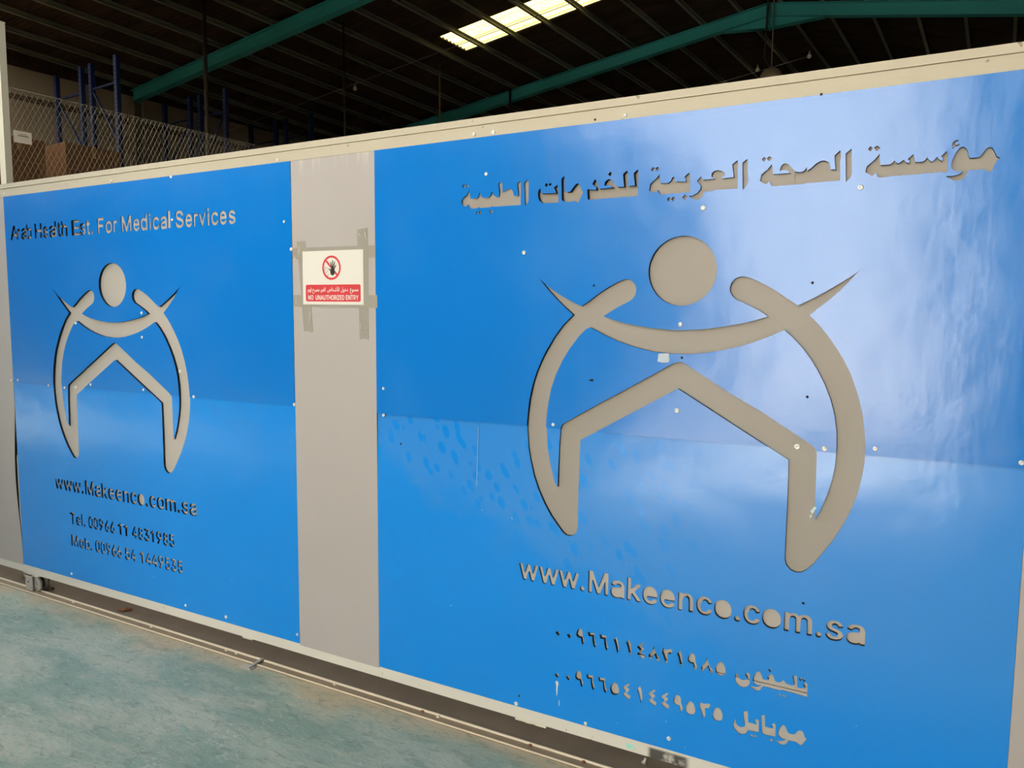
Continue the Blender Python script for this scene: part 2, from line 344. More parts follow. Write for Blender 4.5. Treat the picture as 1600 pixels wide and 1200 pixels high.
# portal rafters: I sections with an apex joint
def rafter(yb, depth=.22, fw=.15):
    o = MB()
    def seg(xa, xb_, top_a, top_b, bot_a, bot_b):
        def slab(y0, y1, t0a, t0b, t1a, t1b):
            o.hexa([B(xa, y0, t0a), B(xb_, y0, t0b), B(xb_, y1, t0b), B(xa, y1, t0a), B(xa, y0, t1a), B(xb_, y0, t1b), B(xb_, y1, t1b), B(xa, y1, t1a)])
        slab(yb-fw/2, yb+fw/2, top_a-.012, top_b-.012, top_a, top_b)
        slab(yb-.005, yb+.005, bot_a, bot_b, top_a-.012, top_b-.012)
        slab(yb-fw/2, yb+fw/2, bot_a-.012, bot_b-.012, bot_a, bot_b)
    def z(x): return roof_z(x, yb)-.001
    seg(WX+.02, XR, z(WX+.02), z(XR), z(WX+.02)-depth, z(XR)-depth)
    seg(XR, XE-.02, z(XR), z(XE-.02), z(XR)-depth, z(XE-.02)-depth)
    # haunch under the apex, end plates and their bolts
    zb = z(XR)-depth-.012
    for sg, ln in ((-1, .85), (1, .95)):
        xo = XR+sg*ln; q = z(xo)-depth-.012
        o.hexa([B(XR, yb-.005, zb-.2), B(xo, yb-.005, q-.01), B(xo, yb+.005, q-.01), B(XR, yb+.005, zb-.2), B(XR, yb-.005, zb), B(xo, yb-.005, q), B(xo, yb+.005, q), B(XR, yb+.005, zb)])
        o.hexa([B(XR, yb-fw/2, zb-.212), B(xo, yb-fw/2, q-.012), B(xo, yb+fw/2, q-.012), B(XR, yb+fw/2, zb-.212), B(XR, yb-fw/2, zb-.2), B(xo, yb-fw/2, q), B(xo, yb+fw/2, q), B(XR, yb+fw/2, zb-.2)])
    o.bbox(XR-.014, XR+.014, yb-fw/2, yb+fw/2, zb-.23, z(XR)-.01)
    for i in range(9):
        for dx in (-.03, .03): o.bbox(XR+dx-.008, XR+dx+.008, yb-.05, yb-.03, zb-.19+i*.048, zb-.175+i*.048)
    return struct(o.build('roof_beam', M['teal']))
for yb in (Y1, Y2, 20.0): rafter(yb)
for yb in (Y1, Y2, 20.0):                                    # columns along the left wall
    m = MB(); zt = roof_z(WX+.15, yb)-.25
    m.bbox(WX, WX+.22, yb-.11, yb-.095, 0, zt); m.bbox(WX, WX+.22, yb+.095, yb+.11, 0, zt); m.bbox(WX+.10, WX+.115, yb-.095, yb+.095, 0, zt)
    struct(m.build('column', M['plate']))
# ------------------------------------------------------------------ outlines on the gate (metres: x along the gate, z up)
DATA = {"emblem":[[[-11809,17713],[-11425,17394],[-10888,17067],[-10486,16868],[-10166,16720],[-9883,16895],[-9531,17153],[-9127,17395],[-8869,17525],[-8615,17625],[-8473,17629],[-8332,17571],[-8217,17450],[-8171,17302],[-8195,17117],[-8304,16957],[-8485,16850],[-8767,16714],[-9052,16551],[-9326,16381],[-8988,16265],[-8553,16148],[-8128,16071],[-7570,15993],[-7025,15948],[-6545,15940],[-5919,15981],[-5311,16065],[-4865,16148],[-4427,16243],[-3911,16404],[-4118,16553],[-4468,16743],[-4742,16867],[-4879,16924],[-4991,17021],[-5077,17158],[-5096,17297],[-5046,17462],[-4928,17596],[-4796,17644],[-4661,17647],[-4499,17611],[-4231,17490],[-3963,17352],[-3699,17187],[-3383,16970],[-3044,16743],[-2726,16902],[-2319,17134],[-1850,17428],[-1551,17628],[-1406,17751],[-1616,17501],[-1887,17183],[-2187,16900],[-2422,16704],[-2707,16452],[-2450,16189],[-2191,15877],[-1934,15509],[-1689,15114],[-1489,14713],[-1283,14152],[-1129,13590],[-1046,13024],[-1006,12597],[-1005,12132],[-1055,11678],[-1146,11149],[-1298,10642],[-1509,10121],[-1784,9583],[-2067,9137],[-2296,8780],[-2472,8580],[-2623,8475],[-2779,8447],[-2938,8500],[-3071,8632],[-3125,8794],[-3128,9309],[-3120,10333],[-3123,11180],[-3137,11968],[-6664,14010],[-10129,11994],[-10141,11713],[-10156,10846],[-10169,9681],[-10170,8862],[-10214,8649],[-10320,8515],[-10477,8456],[-10634,8468],[-10762,8554],[-10990,8804],[-11252,9125],[-11517,9537],[-11750,9987],[-11953,10502],[-12109,11084],[-12196,11525],[-12253,12175],[-12255,12382],[-12210,12918],[-12149,13366],[-12024,13901],[-11866,14376],[-11647,14848],[-11490,15141],[-11180,15634],[-10843,16066],[-10464,16421],[-10791,16687],[-11105,16969],[-11423,17281]],[[-9821,15988],[-9268,15727],[-8827,15545],[-8395,15405],[-7968,15295],[-7495,15205],[-6907,15159],[-6364,15161],[-5741,15225],[-5136,15351],[-4693,15469],[-4259,15616],[-3835,15788],[-3408,15996],[-3132,15753],[-2867,15465],[-2630,15149],[-2390,14760],[-2185,14363],[-2006,13908],[-1880,13452],[-1805,12962],[-1786,12526],[-1798,11988],[-1866,11490],[-1993,10981],[-2127,10566],[-2303,10192],[-2318,10775],[-2320,11438],[-2334,12263],[-2386,12413],[-2487,12506],[-3987,13425],[-4939,13931],[-5716,14403],[-6450,14843],[-6546,14886],[-6674,14898],[-6802,14862],[-6929,14794],[-7971,14184],[-9458,13328],[-10667,12618],[-10821,12507],[-10899,12386],[-10927,12223],[-10953,11697],[-10974,11051],[-10995,10195],[-11107,10359],[-11241,10816],[-11344,11219],[-11413,11596],[-11471,12238],[-11445,12825],[-11386,13237],[-11281,13765],[-11098,14293],[-10849,14806],[-10583,15223],[-10223,15682],[-9954,15937]]],"title_ar":[[[-1373,20567],[-1343,20727],[-1140,20897],[-1023,21048],[-1018,20886],[-984,20728],[-739,20733],[-673,20775],[-635,20830],[-596,20774],[-534,20731],[-464,20783],[-406,20831],[-355,20760],[-269,20718],[-249,20777],[-306,20835],[-170,20962],[-145,20846],[-111,20735],[73,20729],[129,20769],[172,20843],[223,20760],[295,20709],[362,20761],[411,20839],[454,20765],[538,20706],[557,20782],[508,20838],[638,20968],[674,20810],[680,20396],[461,20409],[425,20430],[369,20401],[241,20398],[193,20423],[113,20396],[-337,20396],[-374,20417],[-481,20386],[-602,20410],[-650,20400],[-979,20378],[-1042,20405],[-1085,20530],[-1121,20492],[-1180,20443]],[[-1333,21211],[-1269,21286],[-1204,21220],[-1267,21138]],[[-1175,21231],[-1096,21287],[-1011,21207],[-1106,21128]],[[1885,20672],[1807,20717],[1732,20887],[1685,20960],[1629,20978],[1565,20954],[1494,20847],[1423,20745],[1347,20727],[1192,20731],[1154,20803],[1137,20907],[1088,21001],[1007,21052],[930,21016],[847,20883],[778,20697],[762,20570],[789,20477],[849,20420],[941,20395],[1042,20404],[1022,20354],[923,20298],[800,20282],[651,20287],[747,20209],[863,20153],[977,20139],[1087,20195],[1137,20306],[1154,20395],[1519,20402],[1598,20357],[1688,20312],[1738,20396],[1774,20531],[1823,20615]],[[750,21098],[764,21174],[817,21232],[884,21246],[906,21205],[849,21183],[815,21143],[862,21105],[941,21143],[915,21082],[838,21051],[777,21013],[755,21033],[809,21079]],[[-4296,20542],[-4260,20734],[-4076,20880],[-3965,21020],[-3939,20879],[-3916,20716],[-3425,20712],[-3500,20782],[-3584,20821],[-3666,20817],[-3731,20786],[-3711,20902],[-3642,20992],[-3570,21013],[-3487,20978],[-3401,20875],[-3294,20750],[-3191,20714],[-3069,20720],[-3011,20768],[-2968,20855],[-2953,20784],[-2933,20740],[-2851,20796],[-2717,20921],[-2581,20992],[-2463,20992],[-2373,20942],[-2320,20844],[-2305,20723],[-2168,20717],[-2197,20936],[-2214,21113],[-2066,21253],[-2028,21055],[-2054,20985],[-2028,20386],[-2884,20373],[-2925,20397],[-2994,20360],[-3920,20362],[-3963,20398],[-4009,20520],[-4040,20490],[-4112,20430]],[[-1916,21137],[-1760,21269],[-1724,20546],[-1770,20427],[-1874,20316]],[[-4266,21183],[-4195,21262],[-4129,21196],[-4200,21112]],[[-4113,21195],[-4048,21270],[-3962,21202],[-4042,21113]],[[-7810,20507],[-7777,20726],[-7575,20881],[-7464,21013],[-7447,20871],[-7431,20719],[-7164,20703],[-7078,20781],[-7043,20875],[-6981,20894],[-6966,20808],[-6927,20728],[-6591,20712],[-6593,20767],[-6637,20854],[-6501,20986],[-6456,20863],[-6446,20366],[-6991,20356],[-7030,20379],[-7092,20354],[-7421,20357],[-7487,20423],[-7515,20523],[-7539,20476],[-7641,20434]],[[-6236,20684],[-6119,20836],[-6043,20716],[-5661,20724],[-5782,20797],[-5774,20902],[-5681,20970],[-5574,20979],[-5455,20941],[-5359,20856],[-5369,20803],[-5449,20759],[-5448,20707],[-5086,20725],[-5146,21117],[-4988,21234],[-4952,21054],[-4979,20975],[-4958,20371],[-5555,20368],[-5615,20391],[-5661,20357],[-5996,20341],[-6040,20214],[-6122,20124],[-6231,20107],[-6367,20164],[-6492,20240],[-6345,20254],[-6201,20332],[-6119,20433],[-6110,20515],[-6148,20589]],[[-4840,21136],[-4691,21253],[-4654,20533],[-4696,20433],[-4802,20309]],[[-7767,21165],[-7687,21256],[-7614,21193],[-7691,21105]],[[-7609,21193],[-7542,21263],[-7469,21193],[-7543,21110]],[[-7201,20184],[-7127,20264],[-7062,20192],[-7135,20107]],[[-7052,20191],[-6989,20267],[-6912,20196],[-6990,20109]],[[-6701,20211],[-6616,20296],[-6516,20227],[-6606,20120]],[[-11793,20890],[-11784,20784],[-11748,20694],[-11649,20687],[-11187,20672],[-11225,20793],[-11281,20852],[-11135,20960],[-11091,20759],[-11085,20338],[-11702,20348],[-11831,20449],[-11898,20604],[-11899,20717],[-11864,20815]],[[-11630,20968],[-11555,21046],[-11495,20975],[-11562,20893]],[[-11484,20974],[-11415,21043],[-11350,20989],[-11422,20920]],[[-10986,21145],[-10872,21235],[-10856,20717],[-10787,20668],[-10637,20677],[-10543,20805],[-10437,20919],[-10357,20945],[-10288,20883],[-10232,20733],[-10158,20619],[-10241,20454],[-10319,20300],[-10413,20307],[-10495,20354],[-10590,20335],[-10864,20348],[-10962,20416]],[[-10005,20709],[-9700,20670],[-9674,20717],[-9702,20791],[-9827,20865],[-9758,20988],[-9706,21025],[-9638,20894],[-9569,20692],[-9063,20707],[-9142,20761],[-9272,20802],[-9380,20774],[-9372,20886],[-9288,20975],[-9211,21000],[-9120,20950],[-9041,20837],[-8910,20708],[-8681,20703],[-8720,21119],[-8572,21236],[-8550,21046],[-8535,20711],[-8304,20710],[-8351,21112],[-8205,21240],[-8183,21063],[-8196,20362],[-9523,20357],[-9602,20350],[-9985,20359]],[[-9258,21151],[-9177,21240],[-9099,21162],[-9174,21073]],[[-15086,20535],[-15074,20710],[-14877,20851],[-14755,21017],[-14730,20882],[-14693,20711],[-14425,20701],[-14353,20774],[-14317,20883],[-14269,20900],[-14244,20787],[-14160,20704],[-13921,20708],[-13838,20779],[-13803,20877],[-13744,20883],[-13708,20780],[-13613,20699],[-13483,20704],[-13461,20813],[-13510,21167],[-13382,21237],[-13334,21084],[-13332,20844],[-13124,20949],[-12997,20949],[-12916,20874],[-12857,20691],[-12674,20682],[-12735,21108],[-12599,21206],[-12576,21106],[-12580,20346],[-13729,20352],[-13788,20382],[-13847,20345],[-14279,20341],[-14327,20385],[-14375,20343],[-14692,20335],[-14766,20432],[-14803,20507],[-14901,20420]],[[-12451,21106],[-12306,21232],[-12264,21102],[-12264,20473],[-12320,20378],[-12405,20301]],[[-15062,21193],[-14976,21259],[-14910,21192],[-14976,21115]],[[-14900,21191],[-14836,21248],[-14762,21171],[-14828,21104]],[[-14472,20178],[-14399,20242],[-14343,20177],[-14411,20107]],[[-14334,20177],[-14273,20238],[-14206,20169],[-14273,20099]],[[-13894,20185],[-13811,20268],[-13728,20186],[-13810,20089]]],"phone_ar":[[[-10994,4735],[-10886,4827],[-10807,4729],[-10883,4621]],[[-10542,4737],[-10433,4829],[-10354,4731],[-10430,4623]],[[-10029,5101],[-9946,5062],[-9909,4957],[-9912,4855],[-9875,4762],[-9839,4673],[-9897,4502],[-9937,4545],[-9981,4739],[-10094,4737],[-10166,4800],[-10149,4939],[-10094,5053]],[[-9719,5059],[-9642,5022],[-9450,5050],[-9454,4888],[-9421,4739],[-9368,4628],[-9435,4494],[-9494,4577],[-9527,4715],[-9535,4897],[-9674,4880],[-9699,4958]],[[-9268,5062],[-9191,5025],[-8999,5053],[-9003,4891],[-8970,4742],[-8918,4631],[-8984,4497],[-9044,4580],[-9076,4719],[-9084,4901],[-9223,4884],[-9248,4961]],[[-8725,4942],[-8616,5082],[-8552,4931],[-8518,4675],[-8574,4481],[-8622,4629],[-8671,4828]],[[-8264,4947],[-8154,5088],[-8091,4937],[-8056,4681],[-8112,4487],[-8160,4635],[-8210,4834]],[[-7871,4883],[-7762,4992],[-7642,5095],[-7597,5062],[-7705,4929],[-7609,4892],[-7621,4836],[-7707,4725],[-7559,4646],[-7591,4512],[-7673,4517],[-7843,4617],[-7839,4662],[-7739,4777]],[[-7447,4684],[-7306,4889],[-7257,5066],[-7215,4899],[-7143,4765],[-7039,4660],[-7090,4502],[-7160,4589],[-7228,4756],[-7280,4686],[-7352,4587],[-7393,4513],[-7420,4571]],[[-6973,4894],[-6929,5075],[-6896,5036],[-6812,5029],[-6729,5057],[-6626,5080],[-6603,5028],[-6673,4891],[-6735,4891],[-6783,4865],[-6759,4619],[-6830,4506],[-6865,4637],[-6922,4795]],[[-6446,4968],[-6337,5109],[-6273,4958],[-6239,4702],[-6295,4508],[-6343,4656],[-6392,4855]],[[-5938,5106],[-5855,5068],[-5818,4963],[-5821,4861],[-5784,4768],[-5747,4679],[-5805,4508],[-5846,4551],[-5889,4745],[-6002,4742],[-6075,4806],[-6058,4945],[-6003,5059]],[[-5623,4698],[-5482,4903],[-5433,5080],[-5391,4913],[-5319,4779],[-5215,4675],[-5266,4517],[-5336,4603],[-5404,4770],[-5456,4700],[-5528,4601],[-5569,4527],[-5596,4586]],[[-4989,5036],[-4889,4977],[-4827,4848],[-4813,4727],[-4848,4605],[-4954,4553],[-5062,4553],[-5129,4630],[-5151,4749],[-5118,4881],[-5056,4979]],[[-4446,4788],[-4494,4689],[-4502,4556],[-4465,4433],[-4369,4348],[-4236,4327],[-4116,4379],[-4040,4496],[-4026,4673],[-4043,4821],[-4084,4887],[-4196,4794],[-4159,4738],[-4106,4658],[-4205,4590],[-4296,4574],[-4379,4630],[-4408,4710]],[[-3787,5002],[-3864,4908],[-3928,4762],[-3948,4639],[-3905,4552],[-3819,4513],[-3740,4524],[-3698,4571],[-3700,4517],[-3817,4451],[-4031,4438],[-3914,4355],[-3802,4320],[-3714,4362],[-3658,4463],[-3611,4522],[-3071,4512],[-3014,4554],[-2985,4540],[-2287,4501],[-2289,4915],[-2321,4970],[-2354,4983],[-2424,4871],[-2386,4849],[-2370,4773],[-2476,4753],[-2590,4745],[-2611,5125],[-2741,5097],[-2713,4956],[-2682,4800],[-2772,4773],[-2917,4789],[-2968,4851],[-3024,4896],[-3054,4840],[-3101,4786],[-3197,4772],[-3277,4816],[-3300,4917],[-3352,5000],[-3411,4997],[-3476,4895],[-3497,4826],[-3452,4783],[-3570,4754],[-3639,4769],[-3673,4868],[-3726,4974]],[[-3480,5113],[-3438,5176],[-3373,5117],[-3413,5045]],[[-2546,5036],[-2500,5102],[-2451,5053],[-2501,4980]],[[-2440,5030],[-2396,5092],[-2343,5048],[-2386,4981]],[[-3137,4360],[-3096,4418],[-3046,4373],[-3086,4310]],[[-3018,4355],[-2980,4416],[-2926,4373],[-2975,4302]]],"mob_ar":[[[-11013,3117],[-10905,3209],[-10826,3112],[-10902,3004]],[[-10558,3130],[-10450,3222],[-10371,3124],[-10447,3016]],[[-10045,3496],[-9962,3457],[-9925,3352],[-9928,3250],[-9891,3157],[-9854,3068],[-9912,2898],[-9953,2940],[-9996,3134],[-10109,3132],[-10181,3195],[-10165,3335],[-10110,3448]],[[-9747,3459],[-9669,3422],[-9478,3450],[-9482,3288],[-9449,3139],[-9396,3028],[-9463,2894],[-9522,2977],[-9555,3115],[-9563,3297],[-9702,3280],[-9726,3358]],[[-9286,3470],[-9209,3433],[-9017,3461],[-9021,3299],[-8988,3150],[-8935,3039],[-9002,2905],[-9061,2988],[-9094,3126],[-9102,3308],[-9241,3291],[-9266,3369]],[[-8660,3413],[-8560,3354],[-8497,3225],[-8483,3104],[-8518,2982],[-8624,2929],[-8732,2930],[-8800,3007],[-8821,3126],[-8788,3258],[-8726,3356]],[[-8365,3278],[-8255,3388],[-8136,3491],[-8091,3458],[-8198,3325],[-8102,3287],[-8114,3231],[-8201,3120],[-8052,3042],[-8085,2907],[-8167,2912],[-8336,3012],[-8333,3058],[-8233,3172]],[[-7824,3358],[-7715,3499],[-7651,3348],[-7617,3091],[-7673,2898],[-7721,3046],[-7770,3244]],[[-7430,3291],[-7321,3401],[-7201,3504],[-7156,3471],[-7264,3338],[-7168,3300],[-7180,3244],[-7266,3134],[-7118,3055],[-7150,2920],[-7232,2925],[-7402,3025],[-7398,3071],[-7298,3185]],[[-6972,3301],[-6863,3411],[-6743,3514],[-6698,3481],[-6806,3348],[-6709,3310],[-6721,3254],[-6808,3144],[-6660,3065],[-6692,2930],[-6774,2935],[-6944,3035],[-6940,3081],[-6840,3195]],[[-6381,3526],[-6298,3487],[-6261,3382],[-6264,3280],[-6227,3187],[-6191,3098],[-6249,2927],[-6289,2970],[-6333,3164],[-6446,3162],[-6518,3225],[-6501,3364],[-6447,3478]],[[-5942,3421],[-5842,3362],[-5779,3233],[-5766,3112],[-5800,2990],[-5906,2937],[-6014,2938],[-6082,3015],[-6103,3134],[-6070,3266],[-6008,3364]],[[-5637,3311],[-5594,3492],[-5561,3452],[-5477,3445],[-5394,3473],[-5290,3496],[-5268,3444],[-5337,3307],[-5400,3307],[-5447,3282],[-5424,3035],[-5494,2922],[-5529,3053],[-5586,3211]],[[-5032,3443],[-4933,3384],[-4870,3255],[-4856,3134],[-4891,3012],[-4997,2960],[-5105,2960],[-5172,3037],[-5194,3156],[-5161,3288],[-5099,3386]],[[-4432,3193],[-4501,3081],[-4518,2966],[-4466,2847],[-4355,2741],[-4221,2724],[-4111,2778],[-4034,2910],[-3698,2925],[-3702,3325],[-3748,3382],[-3857,3325],[-3814,3261],[-3772,3192],[-4034,3195],[-4063,3568],[-4212,3513],[-4179,3280],[-4141,3060],[-4149,3009],[-4270,2960],[-4364,2987],[-4424,3058]],[[-3648,3535],[-3532,3578],[-3508,3194],[-3275,3201],[-3263,3252],[-3328,3309],[-3233,3390],[-3186,3338],[-3172,2928],[-3521,2914],[-3603,2956]],[[-2960,3412],[-3034,3316],[-3096,3148],[-3096,3040],[-3044,2958],[-2951,2916],[-2859,2947],[-2930,2879],[-3065,2829],[-3187,2852],[-3101,2765],[-2992,2721],[-2886,2752],[-2818,2841],[-2786,2928],[-2546,2938],[-2429,2865],[-2382,2890],[-2311,3021],[-2246,3125],[-2315,3201],[-2348,3319],[-2397,3358],[-2458,3366],[-2532,3302],[-2595,3199],[-2680,3168],[-2786,3176],[-2837,3243],[-2881,3360]],[[-3972,2763],[-3919,2820],[-3863,2777],[-3915,2702]],[[-3857,2770],[-3809,2836],[-3753,2793],[-3804,2712]],[[-3372,2794],[-3311,2853],[-3246,2798],[-3296,2719]]],"screws_r":[[-14543,23030],[-13727,23012],[-14017,21553],[-8691,23028],[-1471,20140],[-6007,19836],[-12425,18640],[-6635,16127],[-6672,13285],[-11177,12471],[-2103,12429],[-731,12555],[2834,12496],[-18832,13378],[-18844,12270],[-12602,1564],[-9732,1564],[-6643,1884]],"screws_l":[[-45626,23053],[-35940,22993],[-31413,22850],[-24461,23009],[-24141,20363],[-31427,20838],[-45292,12465],[-45982,12414],[-42297,12320],[-40800,12254],[-38422,12550],[-34058,12509],[-30311,12369],[-33972,16383],[-34005,15165],[-39491,15811],[-23772,12408],[-23761,19170],[-40984,1708],[-31432,1745],[-28527,1740],[-23875,1865]],"back_screws":[[-2905,12395],[-39947,12316],[-31409,13531]],"holes":[[-9702,17431],[-9761,14149],[-9689,14153],[-2661,17423],[-2666,13976],[-2648,22907],[-12481,1903],[-6561,15039],[-2522,7509],[-9760,23007],[-17994,11165]],"lines":{"web_r":[0.653,0.7318,[[-1.2525,-1.1743],[-1.1702,-1.0905],[-1.0896,-1.0105],[-1.0043,-0.9874],[-0.9727,-0.8968],[-0.8882,-0.8366],[-0.8279,-0.7769],[-0.7712,-0.7185],[-0.7096,-0.6573],[-0.6464,-0.5953],[-0.5848,-0.5326],[-0.5254,-0.4693],[-0.46,-0.4414],[-0.4321,-0.3801],[-0.3733,-0.3156],[-0.3066,-0.2235],[-0.2128,-0.196],[-0.1849,-0.1351],[-0.1265,-0.0743]],[5,7,8,11,14,18]],"web_l":[0.6485,0.7253,[[-4.219,-4.1408],[-4.1367,-4.057],[-4.0561,-3.977],[-3.9708,-3.9539],[-3.9392,-3.8633],[-3.8547,-3.8031],[-3.7944,-3.7434],[-3.7377,-3.685],[-3.6761,-3.6238],[-3.6129,-3.5618],[-3.5513,-3.4991],[-3.4919,-3.4358],[-3.4265,-3.4079],[-3.3986,-3.3466],[-3.3398,-3.2821],[-3.2731,-3.19],[-3.1793,-3.1625],[-3.1514,-3.1016],[-3.093,-3.0408]],[11]],"title_en":[2.0468,2.1239,[[-4.5272,-4.4492],[-4.457,-4.4309],[-4.4209,-4.3747],[-4.3692,-4.3176],[-4.2875,-4.2214],[-4.213,-4.1632],[-4.1554,-4.1011],[-4.1011,-4.0862],[-4.077,-4.045],[-4.0414,-3.9851],[-3.9498,-3.8814],[-3.8785,-3.8306],[-3.8253,-3.7899],[-3.7846,-3.7656],[-3.7275,-3.6744],[-3.6646,-3.6077],[-3.6004,-3.5647],[-3.5328,-3.4531],[-3.4421,-3.3905],[-3.3836,-3.3306],[-3.3187,-3.303],[-3.2921,-3.2424],[-3.2337,-3.1847],[-3.1794,-3.1582],[-3.1253,-3.0641],[-3.0553,-3.0052],[-2.9965,-2.9653],[-2.9603,-2.9128],[-2.9037,-2.8868],[-2.8768,-2.8275],[-2.8208,-2.7722],[-2.7625,-2.7147]],[]],"tel_en":[0.4636,0.5256,[[-4.0897,-4.0411],[-4.0362,-3.9948],[-3.9869,-3.9751],[-3.9637,-3.9511],[-3.9225,-3.8821],[-3.8774,-3.8371],[-3.8312,-3.7908],[-3.7783,-3.7409],[-3.731,-3.6936],[-3.6663,-3.6351],[-3.6169,-3.5865],[-3.5484,-3.5073],[-3.4987,-3.4601],[-3.4516,-3.4074],[-3.399,-3.3714],[-3.355,-3.3119],[-3.3017,-3.263],[-3.2549,-3.2148]],[]],"mob_en":[0.3371,0.3992,[[-4.0885,-4.0243],[-4.015,-3.9737],[-3.9667,-3.9215],[-3.9146,-3.9021],[-3.8717,-3.8296],[-3.8232,-3.785],[-3.7749,-3.7396],[-3.7288,-3.6861],[-3.684,-3.6433],[-3.6153,-3.5735],[-3.5667,-3.5254],[-3.4919,-3.4615],[-3.4468,-3.4006],[-3.3982,-3.3505],[-3.3462,-3.305],[-3.2928,-3.2561],[-3.248,-3.2059],[-3.1959,-3.1582]],[]]}}
